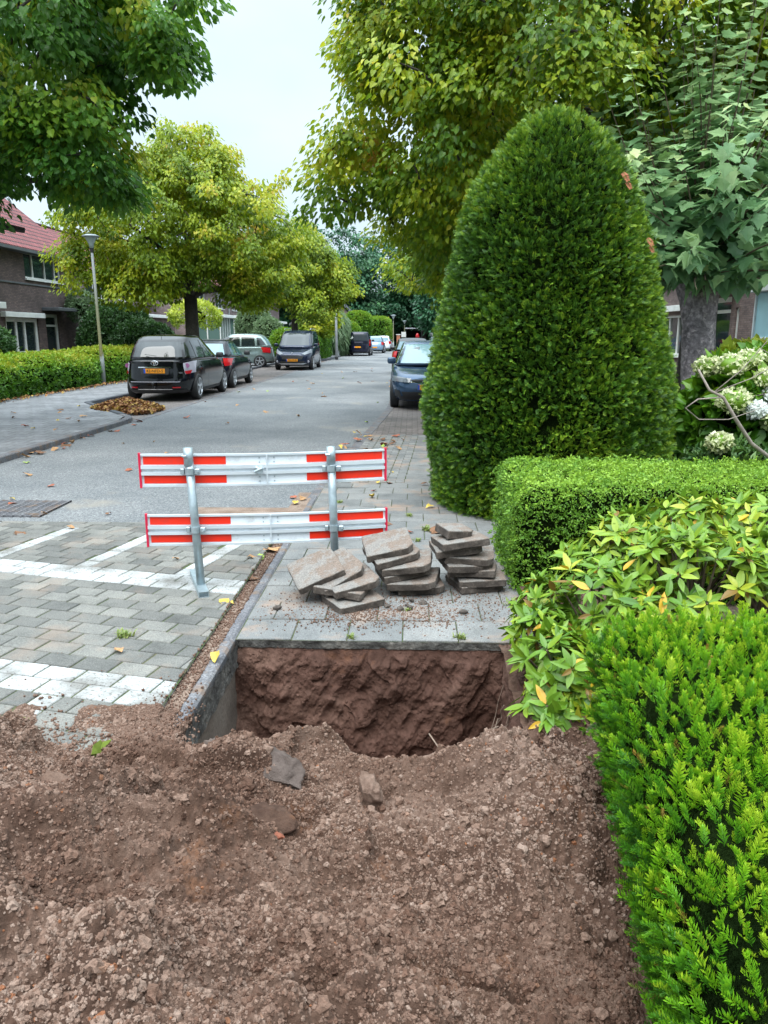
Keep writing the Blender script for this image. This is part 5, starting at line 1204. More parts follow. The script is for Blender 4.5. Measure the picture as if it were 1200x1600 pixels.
    # wheels
    for ay in axles:
        for sg in (-1,1):
            cx_ = sg*(Wd/2-.115)
            mb = MB(); w2 = .1; mb.lathe([(wr*.66,-w2*.6),(wr*.70,-w2),(wr*.93,-w2*.95),(wr,-w2*.7),(wr,w2*.7),(wr*.93,w2*.95),(wr*.70,w2),(wr*.66,w2*.6)], 28, (cx_, ay, wr), 'x')
            mbr = MB(); mbr.lathe([(wr*.68,sg*-.05),(wr*.68,sg*.088)], 28, (cx_, ay, wr), 'x'); 
            wh = mb.build('wheel', M['tyre'], root, True)
            mbr = MB(); mbr.lathe([(wr*.69,sg*.082),(wr*.69,sg*.1),(wr*.64,sg*.1),(wr*.62,sg*.085)][::1], 28, (cx_, ay, wr), 'x'); mbr.lathe([(wr*.13,sg*.06),(wr*.13,sg*.104)], 12, (cx_, ay, wr), 'x')
            for k in range(spokes):
                a = 2*math.pi*k/spokes+.3
                mbr.box((cx_+sg*.094, ay+math.cos(a)*wr*.37, wr+math.sin(a)*wr*.37), (.014, wr*.56, wr*.15), Matrix.Rotation(a,3,'X'))
            mbr.build('rim', M['rim'], wh)
            mbd = MB(); mbd.lathe([(wr*.62,sg*.0),(wr*.62,sg*.087)], 20, (cx_, ay, wr), 'x'); mbd.build('hub_shadow', M['trim'], wh)
    # lower trim and bumper
    if low_trim:
        part('bumper', lambda m: (lo.patch(m, ((-.80*Wd/2*1.0,.30),(.80*Wd/2,.30),(.84*Wd/2,.22),(-.84*Wd/2,.22)), 'end', -1, .012, 14, 2)), M['trim'])
        part('bumper', lambda m: (lo.patch(m, ((-.80*Wd/2*1.0,.30),(.80*Wd/2,.30),(.84*Wd/2,.22),(-.84*Wd/2,.22)), 'end', 1, .012, 14, 2)), M['trim'])
    for sg in (-1,1):
        # sill + mirror + handles
        part('sill', lambda m: lo.patch(m, ((axles[0]+wr+.08,.28),(axles[1]-wr-.08,.28),(axles[1]-wr-.08,.21),(axles[0]+wr+.08,.21)), 'side', sg, .01, 6, 2), M['trim'])
        ym = sidewin[0][1][0]-.12 if sidewin else L*.66
        V_, F_ = roundbox((.10,.065,.075), .05, 5); mo = mesh_np('mirror', V_+np.array([sg*(gr.W(1.0)+.085), ym+.08, 1.02+(H-1.45)*.3]), F_, paintm if 'silver' in label or 'blue' in label else M['trim'], root, smooth=True)
        for yy in [(q[0][0]+.18) for q in sidewin[:2]]:
            part('door_handle', lambda m: lo.patch(m, ((yy,.86),(yy+.17,.86),(yy+.17,.835),(yy,.835)), 'side', sg, .018, 3, 1), paintm)
    if len(axles) and sidewin:
        for yy in [sidewin[0][0][0]-.03] + ([sidewin[1][0][0]-.03] if len(sidewin) > 1 else []):
            for sg in (-1,1): part('door_gap', lambda m: lo.patch(m, ((yy-.004,belt-.02),(yy+.004,belt-.02),(yy+.004,.30),(yy-.004,.30)), 'side', sg, .003, 1, 6), M['black'])
    for (nm_, Q, end, mat, e) in (tails or []) + (heads or []):
        part(nm_, lambda m: lo.patch(m, Q, 'end', end, e, 8, 6), mat)
        part(nm_, lambda m: lo.patch(m, [(-a, b) for a, b in Q], 'end', end, e, 8, 6), mat)
    if plate:
        sg = plate_end; yy = lo.end(plate_x, plate_z, sg, .02)
        mb = MB(); mb.box((plate_x, yy, plate_z), (.52,.012,.11), bev=.003); pl = mb.build('number_plate', M['plate'], root)
        mb = MB(); mb.box((plate_x+sg*.238 , yy+sg*.008, plate_z), (.042,.004,.105)); mb.build('plate_band', M['plate_blue'], pl)
        if plate != '-': text_mesh('lettering', plate, .10, (plate_x-sg*.015, yy+sg*.0085, plate_z), (R(90),0,0 if sg < 0 else R(180)), M['black'], pl)
    if extras: extras(root, lo, gr, part)
    return root
# --- profiles
def prof_mpv(L, W, H, belt=.98):
    h = W/2
    lower = ([(.2,h*.90),(.32,h*.97),(.55,h),(.80,h*.99),(belt,h*.955),(1.2,h*.9)], [(.2,.10),(.30,.03),(.50,.0),(.66,.05),(.80,.07),(1.05,.13)], [(.2,L-.10),(.32,L-.01),(.5,L),(.62,L-.04),(.78,L-.18),(1.0,L-.5)])
    green = ([(.9,h*.95),(belt,h*.93),(H-.25,h*.775),(H,h*.65)], [(.9,.10),(1.05,.17),(H-.3,.33),(H-.12,.50),(H,.78)], [(.9,L*.86),(1.02,L*.80),(H-.18,L*.60),(H,L*.52)])
    top = [(0,belt+.02),(L*.3,belt),(L*.66,belt-.02),(L*.78,belt-.07),(L*.9,belt-.17),(L,.66)]
    return lower, green, top
# --- black people carrier, nearest on the left
L_, W_, H_ = 4.35, 1.80, 1.60; lo_, gr_, tp_ = prof_mpv(L_, W_, H_)
def ex1(root, lo, gr, part):
    mb = MB(); z = .93; yy = lo.end(0,z,-1,.012); 
    mb.tube([(.085*math.cos(a), yy, z+.055*math.sin(a)) for a in np.linspace(0,6.2832,17)], .008, 6, False); mb.tube([(.05*math.cos(a), yy, z+.022+.018*math.sin(a)) for a in np.linspace(0,6.2832,13)], .006, 6, False); mb.tube([(.022*math.cos(a), yy, z+.05*math.sin(a)) for a in np.linspace(0,6.2832,13)], .006, 6, False); mb.build('emblem', M['chrome'], root)
    part('chrome_strip', lambda m: lo.patch(m, ((-.40,.845),(.40,.845),(.40,.822),(-.40,.822)), 'end', -1, .022, 8, 1), M['chrome'])
    part('plate_recess', lambda m: lo.patch(m, ((-.36,.82),(.36,.82),(.34,.66),(-.34,.66)), 'end', -1, .004, 8, 2), M['trim'])
    part('pale_bumper_line', lambda m: lo.patch(m, ((-.62,.50),(.62,.50),(.60,.475),(-.60,.475)), 'end', -1, .02, 10, 1), M['clear_lamp'])  # pale strip laid across the rear bumper
    part('lower_strip', lambda m: lo.patch(m, ((-.42,.315),(.42,.315),(.42,.295),(-.42,.295)), 'end', -1, .022, 8, 1), M['chrome'])
    for s in (-1,1):
        part('reflector', lambda m: lo.patch(m, ((s*.52-.09,.365),(s*.52+.09,.365),(s*.52+.09,.335),(s*.52-.09,.335)), 'end', -1, .02, 3, 1), M['red_lamp'])
        mb = MB(); yy = lo.end(s*.74,.86,-1,.03); mb.lathe([(.055,-.014),(.055,.01),(.03,.014)], 18, (s*.745, yy, .87), 'y'); mb.build('lamp_lens', M['lamp_ring'], root)
        part('lamp_base', lambda m: lo.patch(m, ((s*.70,.74),(s*.82,.76),(s*.80,.68),(s*.72,.67)), 'end', -1, .03, 3, 2), M['red_lamp'])
    mb = MB(); mb.tube([(0,-.0,.36),(0,-.10,.34),(0,-.13,.42)], .022, 8); mb.lathe([(.01,-.03),(.03,-.015),(.03,.015),(.01,.03)], 12, (0,-.13,.45)); mb.build('tow_bar', M['trim'], root)
    mb = MB(); mb.tube([(0,.75,H_+.0),(0,.62,H_+.12)], .006, 6); mb.build('antenna', M['trim'], root)
    mb = MB(); mb.tube([(.05,.13,1.10),(-.25,.17,1.14)], .007, 6); mb.build('rear_wiper', M['trim'], root)
    text_mesh('lettering', 'VERSO', .045, (.60, lo.end(.60,.70,-1,.014), .70), (R(90),0,0), M['chrome'], root)
car('black people carrier nearest on the left, with its rear towards us', 'car', -6.28, 18.75, R(0), L_, W_, H_, paint('black_metallic_paint',(.003,.0035,.005),0), lo_, gr_, tp_, H_,
    [((1.75,1.04),(2.95,1.04),(2.62,1.44),(1.75,1.48)), ((.95,1.06),(1.66,1.04),(1.66,1.48),(.95,1.46)), ((.38,1.10),(.84,1.07),(.84,1.45),(.60,1.42))],
    ((-.70,1.08),(.70,1.08),(.60,1.44),(-.60,1.44)), ((-.72,1.06),(.72,1.06),(.60,1.50),(-.60,1.50)), M['glass'], (.86,3.50), .33,
    tails=[('tail_light', ((.66,.93),(.85,.98),(.86,.70),(.70,.66)), -1, M['clear_lamp'], .02)], heads=[('headlight', ((.50,.74),(.84,.80),(.85,.66),(.55,.62)), 1, M['head_lamp'], .012)],
    plate='42-NFD-5', plate_z=.745, extras=ex1, group=None)
# --- black hatchback
def prof_hatch(L, W, H, belt=.92):
    h = W/2
    lower = ([(.2,h*.90),(.32,h*.97),(.55,h),(.78,h*.985),(belt,h*.94),(1.2,h*.88)], [(.2,.10),(.30,.03),(.50,.0),(.66,.03),(.80,.08),(1.05,.22)], [(.2,L-.10),(.32,L-.01),(.5,L),(.62,L-.04),(.74,L-.16),(.95,L-.5)])
    green = ([(.85,h*.93),(belt,h*.91),(H-.25,h*.76),(H,h*.66)], [(.85,.16),(1.0,.24),(H-.25,.48),(H-.1,.68),(H,.9)], [(.85,L*.80),(.95,L*.74),(H-.15,L*.55),(H,L*.46)])
    top = [(0,belt+.03),(L*.3,belt+.01),(L*.60,belt-.02),(L*.72,belt-.05),(L*.88,belt-.13),(L,.62)]
    return lower, green, top
L_, W_, H_ = 4.0, 1.70, 1.46; lo_, gr_, tp_ = prof_hatch(L_, W_, H_)
car('glossy black hatchback with bright red tail lights in front of the black people carrier', 'car', -6.33, 23.25, R(0), L_, W_, H_, paint('blue_black_paint',(.005,.007,.014),0), lo_, gr_, tp_, H_,
    [((1.6,.97),(2.72,.97),(2.35,1.33),(1.6,1.36)), ((.85,1.0),(1.52,.97),(1.52,1.36),(.95,1.33))], ((-.62,1.02),(.62,1.02),(.50,1.33),(-.50,1.33)), ((-.66,.97),(.66,.97),(.55,1.36),(-.55,1.36)), M['glass_mid'], (.74,3.20), .30,
    tails=[('tail_light', ((.60,.92),(.80,.90),(.80,.70),(.66,.68)), -1, M['red_lamp'], .02)], heads=[('headlight', ((.46,.70),(.80,.78),(.81,.62),(.5,.58)), 1, M['head_lamp'], .012)], plate='-', plate_z=.5, rearglass=M['glass_pale'])
# --- silver-green people carrier on a driveway, side on
L_, W_, H_ = 4.05, 1.70, 1.63; lo_, gr_, tp_ = prof_mpv(L_, W_, H_)
car('silver green people carrier standing crosswise on a driveway behind the black cars', 'car', -6.95, 39.6, R(97), L_, W_, H_, paint('silver_green_paint',(.25,.32,.31),.5), lo_, gr_, tp_, H_,
    [((1.70,1.04),(2.80,1.03),(2.42,1.45),(1.70,1.50)), ((.95,1.05),(1.62,1.04),(1.62,1.50),(1.0,1.47)), ((.42,1.10),(.86,1.06),(.88,1.46),(.66,1.42))],
    ((-.62,1.08),(.62,1.08),(.52,1.46),(-.52,1.46)), ((-.66,1.04),(.66,1.04),(.55,1.5),(-.55,1.5)), M['glass'], (.75,3.25), .31,
    tails=[('tail_light', ((.62,.96),(.79,.99),(.81,.74),(.66,.70)), -1, M['red_lamp'], .02)], heads=[('headlight', ((.48,.72),(.80,.78),(.81,.62),(.5,.6)), 1, M['head_lamp'], .012)], rearglass=M['glass_pale'])
# --- dark family van facing us
L_, W_, H_ = 4.35, 1.80, 1.80
lo_ = ([(.2,.82),(.35,.88),(.6,.90),(.9,.89),(1.05,.86),(1.2,.84)], [(.2,.08),(.4,.0),(.8,.02),(1.1,.06)], [(.2,L_-.08),(.35,L_),(.52,L_),(.7,L_-.05),(.9,L_-.28),(1.05,L_-.6)])
gr_ = ([(.95,.86),(1.05,.85),(1.55,.76),(1.8,.68)], [(.95,.04),(1.2,.08),(1.6,.16),(1.8,.3)], [(.95,L_*.86),(1.08,L_*.80),(1.62,L_*.64),(1.8,L_*.54)]); tp_ = [(0,1.05),(L_*.6,1.04),(L_*.74,1.0),(L_*.88,.90),(L_,.74)]
def ex4(root, lo, gr, part):
    part('grille', lambda m: lo.patch(m, ((-.50,.66),(.50,.66),(.46,.50),(-.46,.50)), 'end', 1, .01, 8, 2), M['trim'])
    part('grille', lambda m: lo.patch(m, ((-.58,.42),(.58,.42),(.5,.30),(-.5,.30)), 'end', 1, .012, 8, 2), M['trim'])
    part('bumper_strip', lambda m: lo.patch(m, ((-.66,.33),(.66,.33),(.5,.26),(-.5,.26)), 'end', 1, .03, 10, 2), M['rim'])
    for s in (-1,1):
        mb = MB(); mb.lathe([(.06,-.01),(.06,.02),(.03,.025)], 14, (s*.70, lo.end(s*.70,.40,1,.0), .40), 'y'); mb.build('fog_light', M['clear_lamp'], root)
        mb = MB(); mb.tube([(s*.60,.5,1.82),(s*.60,.6,1.87),(s*.62,2.3,1.87),(s*.60,2.4,1.82)], .018, 8); mb.build('roof_rail', M['rim'], root)
    mb = MB(); yy = lo.end(0,.74,1,.01); mb.tube([(-.05,yy,.70),(-.02,yy+.005,.80),(.03,yy+.005,.78),(.05,yy,.71)], .011, 6); mb.build('emblem', M['chrome'], root)
car('dark blue family van with roof rails facing us on the left', 'car', -5.50, 39.95, R(180), L_, W_, H_, paint('dark_navy_paint',(.012,.02,.045)), lo_, gr_, tp_, H_,
    [((1.75,1.10),(3.05,1.08),(2.70,1.60),(1.75,1.66)), ((.9,1.10),(1.66,1.10),(1.66,1.66),(.92,1.64)), ((.25,1.12),(.8,1.10),(.82,1.62),(.36,1.58))],
    ((-.7,1.12),(.7,1.12),(.6,1.6),(-.6,1.6)), ((-.76,1.09),(.76,1.09),(.62,1.66),(-.62,1.66)), M['glass'], (.78,3.55), .32,
    heads=[('headlight', ((.42,.74),(.80,.96),(.84,.80),(.56,.70)), 1, M['head_lamp'], .014)], tails=[('tail_light', ((.76,1.2),(.86,1.2),(.86,.8),(.76,.8)), -1, M['red_lamp'], .014)], plate='PX-131-B', plate_end=1, plate_z=.46, extras=ex4)
# --- black van far on the left, rear to us
def ex5(root, lo, gr, part):
    mb = MB(); yy = gr.end(-.45,1.35,-1,.012); mb.add([(-.62,yy,1.27),(-.36,yy,1.27),(-.49,yy,1.50)], [(0,1,2)]); mb.build('warning_sticker', M['fl_white'], root)
car('black van with red tail lights parked far down on the left', 'van', -4.10, 59.6, R(0), L_, 1.80, 1.82, paint('black_van_paint',(.012,.014,.03)), lo_, gr_, tp_, H_,
    [((1.75,1.10),(3.05,1.08),(2.70,1.60),(1.75,1.66))], ((-.7,1.14),(.7,1.14),(.6,1.62),(-.6,1.62)), ((-.76,1.09),(.76,1.09),(.62,1.66),(-.62,1.66)), M['glass'], (.78,3.55), .32,
    tails=[('tail_light', ((.78,1.22),(.88,1.2),(.88,.78),(.78,.76)), -1, M['red_lamp'], .02)], plate='-', plate_z=.66, plate_x=-.1, extras=ex5)
lo2, gr2, tp2 = prof_hatch(4.0, 1.70, 1.46)
HW = dict(sidewin=[((1.6,.97),(2.72,.97),(2.35,1.33),(1.6,1.36)), ((.85,1.0),(1.52,.97),(1.52,1.36),(.95,1.33))], rearwin=((-.62,1.02),(.62,1.02),(.50,1.33),(-.50,1.33)), wind=((-.66,.97),(.66,.97),(.55,1.36),(-.55,1.36)), axles=(.74,3.20), wr=.30)
T2 = [('tail_light', ((.60,.96),(.82,.92),(.83,.72),(.66,.70)), -1, M['red_lamp'], .02)]; H2 = [('headlight', ((.46,.70),(.80,.78),(.81,.62),(.5,.58)), 1, M['head_lamp'], .012)]
def hatch(label, x, y, rz, pm, glass, plate='-', **k):
    return car(label, 'car', x, y, rz, 4.0, 1.70, 1.46, pm, lo2, gr2, tp2, 1.46, HW['sidewin'], HW['rearwin'], HW['wind'], glass, HW['axles'], HW['wr'], tails=T2, heads=H2, plate=plate, plate_z=.5, **k)
hatch('pale blue small car far down on the left before the white one', -3.35, 68.0, R(-1), paint('pale_blue_paint',(.22,.33,.45)), M['glass_mid'])
hatch('small white car farthest down on the left side', -2.95, 75.5, R(-2), paint('white_paint',(.72,.74,.78),0), M['glass_mid'])
# --- right side: blue hatchback facing us
L_, W_, H_ = 4.28, 1.79, 1.46
h = W_/2
lo_ = ([(.2,h*.88),(.32,h*.97),(.55,h),(.76,h*.985),(.90,h*.94),(1.2,h*.88)], [(.2,.10),(.30,.03),(.50,.0),(.8,.05),(1.05,.18)], [(.2,L_-.12),(.32,L_-.02),(.46,L_),(.60,L_-.02),(.70,L_-.08),(.78,L_-.24),(.90,L_-.55)])
gr_ = ([(.85,h*.93),(.92,h*.91),(1.2,h*.77),(1.46,h*.67)], [(.85,.16),(1.0,.24),(1.2,.45),(1.4,.68),(1.46,.9)], [(.85,L_*.80),(.95,L_*.755),(1.30,L_*.57),(1.46,L_*.47)]); tp_ = [(0,.95),(L_*.3,.93),(L_*.62,.91),(L_*.75,.88),(L_*.88,.81),(L_*.96,.745),(L_,.69)]
def ex8(root, lo, gr, part):
    part('grille', lambda m: lo.patch(m, ((-.40,.665),(.40,.665),(.40,.63),(-.40,.63)), 'end', 1, .012, 10, 1), M['trim'])
    part('grille_strip', lambda m: lo.patch(m, ((-.42,.618),(.42,.618),(.42,.605),(-.42,.605)), 'end', 1, .016, 10, 1), M['chrome'])
    part('air_intake', lambda m: lo.patch(m, ((-.62,.40),(.62,.40),(.56,.27),(-.56,.27)), 'end', 1, .010, 10, 2), M['trim'])
    for s in (-1,1): part('air_duct', lambda m: lo.patch(m, ((s*.66,.42),(s*.78,.44),(s*.76,.28),(s*.62,.30)), 'end', 1, .011, 3, 2), M['trim'])
    mb = MB(); yy = lo.end(0,.65,1,.02); mb.lathe([(.055,-.006),(.055,.008)], 24, (0,yy,.65), 'y'); mb.build('emblem', M['chrome'], root)
    mb = MB(); mb.tube([(-.5,L_*.748,.965),(.1,L_*.752,.97)], .008, 6); mb.build('wiper', M['trim'], root)
car('dark blue hatchback facing us half hidden by the clipped yew', 'car', .375, 21.1, R(180), L_, W_, H_, paint('steel_blue_paint',(.045,.085,.15),.4), lo_, gr_, tp_, H_,
    [((1.7,.97),(2.85,.96),(2.45,1.33),(1.7,1.36)), ((.85,1.0),(1.62,.97),(1.62,1.36),(.95,1.33))], ((-.62,1.02),(.62,1.02),(.50,1.33),(-.50,1.33)), ((-.74,.975),(.74,.975),(.58,1.385),(-.58,1.385)), M['glass'], (.80,3.40), .32,
    heads=[('headlight', ((.40,.685),(.80,.735),(.84,.62),(.44,.60)), 1, M['head_lamp'], .014)], tails=[('tail_light', ((.5,.93),(.8,.9),(.8,.74),(.5,.74)), -1, M['red_lamp'], .014)], plate='Z-338-XR', plate_end=1, plate_z=.50, extras=ex8, windglass=M['glass_pale'])
# estate with roof rails behind it, and the black hatchback beyond
lo3, gr3, tp3 = prof_mpv(4.6, 1.82, 1.58)
def ex9(root, lo, gr, part):
    for s in (-1,1): mb = MB(); mb.tube([(s*.58,.6,1.58),(s*.58,.75,1.64),(s*.6,2.6,1.64),(s*.58,2.75,1.58)], .018, 8); mb.build('roof_rail', M['rim'], root)
    mb = MB(); mb.tube([(0,.8,1.58),(0,.6,1.75)], .008, 6); mb.build('antenna', M['trim'], root)
car('blue estate car with roof rails right behind the blue hatchback', 'car', 1.15, 22.6, R(0), 4.6, 1.82, 1.58, paint('mid_blue_paint',(.03,.08,.17),.4), lo3, gr3, tp3, 1.58,
    [((1.85,1.04),(3.05,1.04),(2.72,1.40),(1.85,1.44)), ((.95,1.06),(1.76,1.04),(1.76,1.44),(.95,1.42))], ((-.70,1.08),(.70,1.08),(.60,1.42),(-.60,1.42)), ((-.72,1.06),(.72,1.06),(.60,1.46),(-.60,1.46)), M['glass_mid'], (.9,3.7), .32,
    tails=[('tail_light', ((.70,.98),(.86,.98),(.86,.72),(.70,.70)), -1, M['red_lamp'], .02)], extras=ex9)
hatch('black hatchback showing its left red tail light beyond the blue cars', -.02, 31.5, R(0), paint('plain_black_paint',(.008,.008,.01)), M['glass_mid'])
# ================================================================ HOUSES, LAMPS, FAR STREET
def rooftile(name, c1, c2):
    m, nt, b, o = newmat(name); g = N(nt, 'ShaderNodeNewGeometry'); s = N(nt, 'ShaderNodeSeparateXYZ'); nt.links.new(g.outputs['Position'], s.inputs[0])
    cb = N(nt, 'ShaderNodeCombineXYZ'); nt.links.new(s.outputs[1], cb.inputs[0]); nt.links.new(s.outputs[0], cb.inputs[1])
    t = N(nt, 'ShaderNodeTexBrick'); t.offset = 0.0
    for a, v in (('Scale',1),('Brick Width',.22),('Row Height',.26),('Mortar Size',.04),('Mortar Smooth',.6)): t.inputs[a].default_value = v
    t.inputs['Color1'].default_value = (*c1,1); t.inputs['Color2'].default_value = (*c2,1); t.inputs['Mortar'].default_value = (c1[0]*.16,c1[1]*.16,c1[2]*.2,1)
    nt.links.new(cb.outputs[0], t.inputs['Vector']); n = noise(nt, g.outputs['Position'], 2.2, 6, .65); r = ramp(nt, n, [(.3,(.6,.6,.6)),(.7,(1.3,1.25,1.25))])
    nt.links.new(mixc(nt, 1., t.outputs[0], r.outputs[0], 'MULTIPLY'), b.inputs['Base Color']); b.inputs['Roughness'].default_value = .7
    inv = N(nt, 'ShaderNodeMath', operation='SUBTRACT'); inv.inputs[0].default_value = 1; nt.links.new(t.outputs[1], inv.inputs[1]); bump(nt, inv.outputs[0], b, 1., .05); return m
M['roof_red'] = rooftile('red_roof_tiles', (.20,.042,.045), (.27,.065,.062)); M['roof_grey'] = rooftile('grey_roof_tiles', (.12,.14,.16), (.16,.18,.20))
M['house_glass'] = glassm('house_window_glass', (.02,.03,.032), .05); M['glass_green'] = glassm('greenish_bay_glass', (.10,.17,.15), .08); M['curtain'] = simple('pale_curtain', (.45,.47,.47), .8, 0, .2, 3)
M['gutter_m'] = simple('zinc_gutter', (.10,.11,.12), .5, .3, .2, 3); M['blue_panel'] = simple('pale_blue_panel', (.38,.64,.72), .5, 0, .08, 1.5)
def wall_x(mb, x, y0, y1, z0, z1, ops, th=.28, sgn=1):
    """wall in the plane X=x facing sgn*X with openings (ya,yb,za,zb); real thickness behind"""
    ys = sorted({y0, y1, *[a for o in ops for a in o[:2]]}); zs = sorted({z0, z1, *[a for o in ops for a in o[2:]]})
    for i in range(len(ys)-1):
        for j in range(len(zs)-1):
            a, b, c, d = ys[i], ys[i+1], zs[j], zs[j+1]; my, mz = (a+b)/2, (c+d)/2
            if any(o[0] < my < o[1] and o[2] < mz < o[3] for o in ops): continue
            q = [(x,a,c),(x,b,c),(x,b,d),(x,a,d)]; mb.add(q if sgn > 0 else q[::-1], [(0,1,2,3)])
    for (a,b,c,d) in ops:
        xi = x - sgn*th
        for q in ([(x,a,c),(xi,a,c),(xi,a,d),(x,a,d)],[(x,b,c),(x,b,d),(xi,b,d),(xi,b,c)],[(x,a,d),(xi,a,d),(xi,b,d),(x,b,d)],[(x,a,c),(x,b,c),(xi,b,c),(xi,a,c)]): mb.add(q, [(0,1,2,3)])
def window(par, off, x, o, sgn=1, mull=(), glass='house_glass', fr=.08, name='window', bars=(), frame='white_frame'):
    ya, yb, za, zb = o; xi = x - sgn*.10 - off[0]; Y = lambda v: v-off[1]; mb = MB()
    mb.box((xi, (Y(ya)+Y(yb))/2, zb-fr/2), (.07, yb-ya, fr)); mb.box((xi, (Y(ya)+Y(yb))/2, za+fr/2), (.09, yb-ya, fr))
    for yy in (ya+fr/2, yb-fr/2): mb.box((xi, Y(yy), (za+zb)/2), (.068, fr, zb-za-2*fr))
    for m_ in mull: mb.box((xi, Y(ya+(yb-ya)*m_), (za+zb)/2), (.06, fr*.8, zb-za-2*fr))
    for m_ in bars: mb.box((xi+.004*sgn, (Y(ya)+Y(yb))/2, za+(zb-za)*m_), (.055, yb-ya-2*fr, fr*.7))
    w_ = mb.build(name, M[frame], par)
    mb = MB(); q = [(xi-sgn*.02, Y(ya)+fr*.5, za+fr*.5),(xi-sgn*.02, Y(yb)-fr*.5, za+fr*.5),(xi-sgn*.02, Y(yb)-fr*.5, zb-fr*.5),(xi-sgn*.02, Y(ya)+fr*.5, zb-fr*.5)]; mb.add(q, [(0,1,2,3)]); mb.build('pane', M[glass], w_)
    mb = MB(); mb.box((x-off[0]+sgn*.03, (Y(ya)+Y(yb))/2, za-.03), (.12, yb-ya+.1, .06)); mb.build('sill', M['white_frame'], w_)
    return w_
def house(name, label, x, y0, y1, eave, depth, ridge, wallm, roofm, ops, sgn=1, chim=None, over=.35):
    off = np.array([x, (y0+y1)/2, 0]); root = empty(name, tuple(off)); tag(root, label, 'house')
    mb = MB(); cy = off[1]; wall_x(mb, 0, y0-cy, y1-cy, -.06, eave, [(a-cy,b-cy,c,d) for a,b,c,d in ops], sgn=sgn)
    xb = -sgn*depth; mid = xb/2
    for yy in (y0-cy, y1-cy):
        P = [(0,yy,-.06),(xb,yy,-.06),(xb,yy,eave),(mid,yy,ridge-.06),(0,yy,eave)]; mb.add(P, [(0,1,2,3,4)])
    mb.add([(xb,y0-cy,-.06),(xb,y1-cy,-.06),(xb,y1-cy,eave),(xb,y0-cy,eave)], [(0,1,2,3)])
    mb.build('wall', M[wallm], root)
    mb = MB(); mb.add([(-sgn*.9,y0-cy+.1,.1),(-sgn*.9,y1-cy-.1,.1),(-sgn*.9,y1-cy-.1,eave-.1),(-sgn*.9,y0-cy+.1,eave-.1)], [(0,1,2,3)]); mb.build('room_back', M['void'], root)
    mb = MB(); t = .12; sl = (ridge-eave)/abs(mid); ex = sgn*over; ez = eave-over*sl; a, b = y0-cy-.25, y1-cy+.25
    prism_y(mb, [(ex,ez+.02),(mid,ridge+.02),(xb-ex,ez+.02),(xb-ex,ez+t+.02),(mid,ridge+t+.02),(ex,ez+t+.02)], a, b)
    r = mb.build('roof', M[roofm], root)
    mb = MB(); mb.tube([(mid,a,ridge+t+.03),(mid,b,ridge+t+.03)], .09, 8); mb.build('ridge_tiles', M[roofm], r)
    mb = MB(); mb.box((ex+sgn*.06,(a+b)/2,ez+.02), (.13,b-a,.12)); mb.box((sgn*over*.5,(a+b)/2,ez-.03), (over-.02,b-a,.03)); mb.build('gutter', M['gutter_m'], r)
    if chim: 
        mb = MB(); mb.box((mid,chim-cy,ridge+.5), (.6,.7,1.2)); mb.build('chimney', M[wallm], r)
    return root, off
# dark brick house at the left edge
opsA = [(32.55,35.9,3.85,4.92),(27.0,29.6,3.85,4.92),(30.6,33.3,.75,2.25),(34.0,35.25,.02,2.45),(26.5,29.9,.7,2.55)]
hA, oA = house('brick_house','dark brick house with red tiled roof at the left edge', -16, 22, 37.35, 5.15, 9, 8.8, 'brick_dark','roof_red', opsA, chim=31)
window(hA, oA, -16, opsA[0], mull=(.25,.58,.86)); window(hA, oA, -16, opsA[1], mull=(.5,)); window(hA, oA, -16, opsA[2], mull=(.34,.60), fr=.16, glass='house_glass'); window(hA, oA, -16, opsA[4], mull=(.35,.7), fr=.12)
def boxpart(par, nm, c, d, mat, off=(0,0,0), bev=.01): mb = MB(); mb.box((c[0]-off[0],c[1]-off[1],c[2]-off[2]), d, bev=bev); return mb.build(nm, mat, par)
boxpart(hA,'lintel',(-15.93,31.9,2.36),(.30,3.3,.2),M['white_frame'],oA); boxpart(hA,'lintel',(-15.9,28.2,2.68),(.5,3.8,.24),M['white_frame'],oA)
boxpart(hA,'door_canopy',(-15.7,34.7,2.66),(.85,1.9,.14),M['gutter_m'],oA); boxpart(hA,'brick_band',(-15.985,29.7,3.62),(.05,15.0,.07),M['gutter_m'],oA)
d_ = window(hA, oA, -16, opsA[3], fr=.13, bars=(.80,), name='door', glass='house_glass'); boxpart(d_,'door_leaf',(-16.15,34.30,1.0),(.05,.34,1.9),M['white_frame'],oA); boxpart(d_,'curtain',(-16.16,34.85,1.55),(.02,.42,.7),M['curtain'],oA)
boxpart(hA,'fence_panel',(-15.2,36.3,.9),(.06,1.9,1.1),M['glass_green'],oA)
# second house, set back
opsB = [(39.5,42,3.7,4.8),(45,47.5,3.7,4.8),(50,52.5,3.7,4.8),(40,43,.6,2.3),(49,52,.6,2.3)]
hB, oB = house('brick_house','set back brick house with red roof behind the lamp post', -18.7, 37.6, 55, 5.15, 8, 7.9, 'brick_pink','roof_red', opsB)
for o in opsB: window(hB, oB, -18.7, o, mull=(.5,))
an = empty('brick_annex', (-15.5,48,0)); tag(an, 'low dark brick annex with white roof edge behind the broad tree', 'annex')
mb = MB(); wall_x(mb, 0, -2.6, 3.0, -.06, 2.55, [(.2,1.7,.0,1.75),(2.0,2.9,.7,1.75)]); mb.add([(0,-2.6,-.06),(0,-2.6,2.55),(-3.2,-2.6,2.55),(-3.2,-2.6,-.06)], [(0,1,2,3)]); mb.add([(0,3,-.06),(-3.2,3,-.06),(-3.2,3,2.55),(0,3,2.55)], [(0,1,2,3)]); mb.build('wall', M['brick_dark'], an)
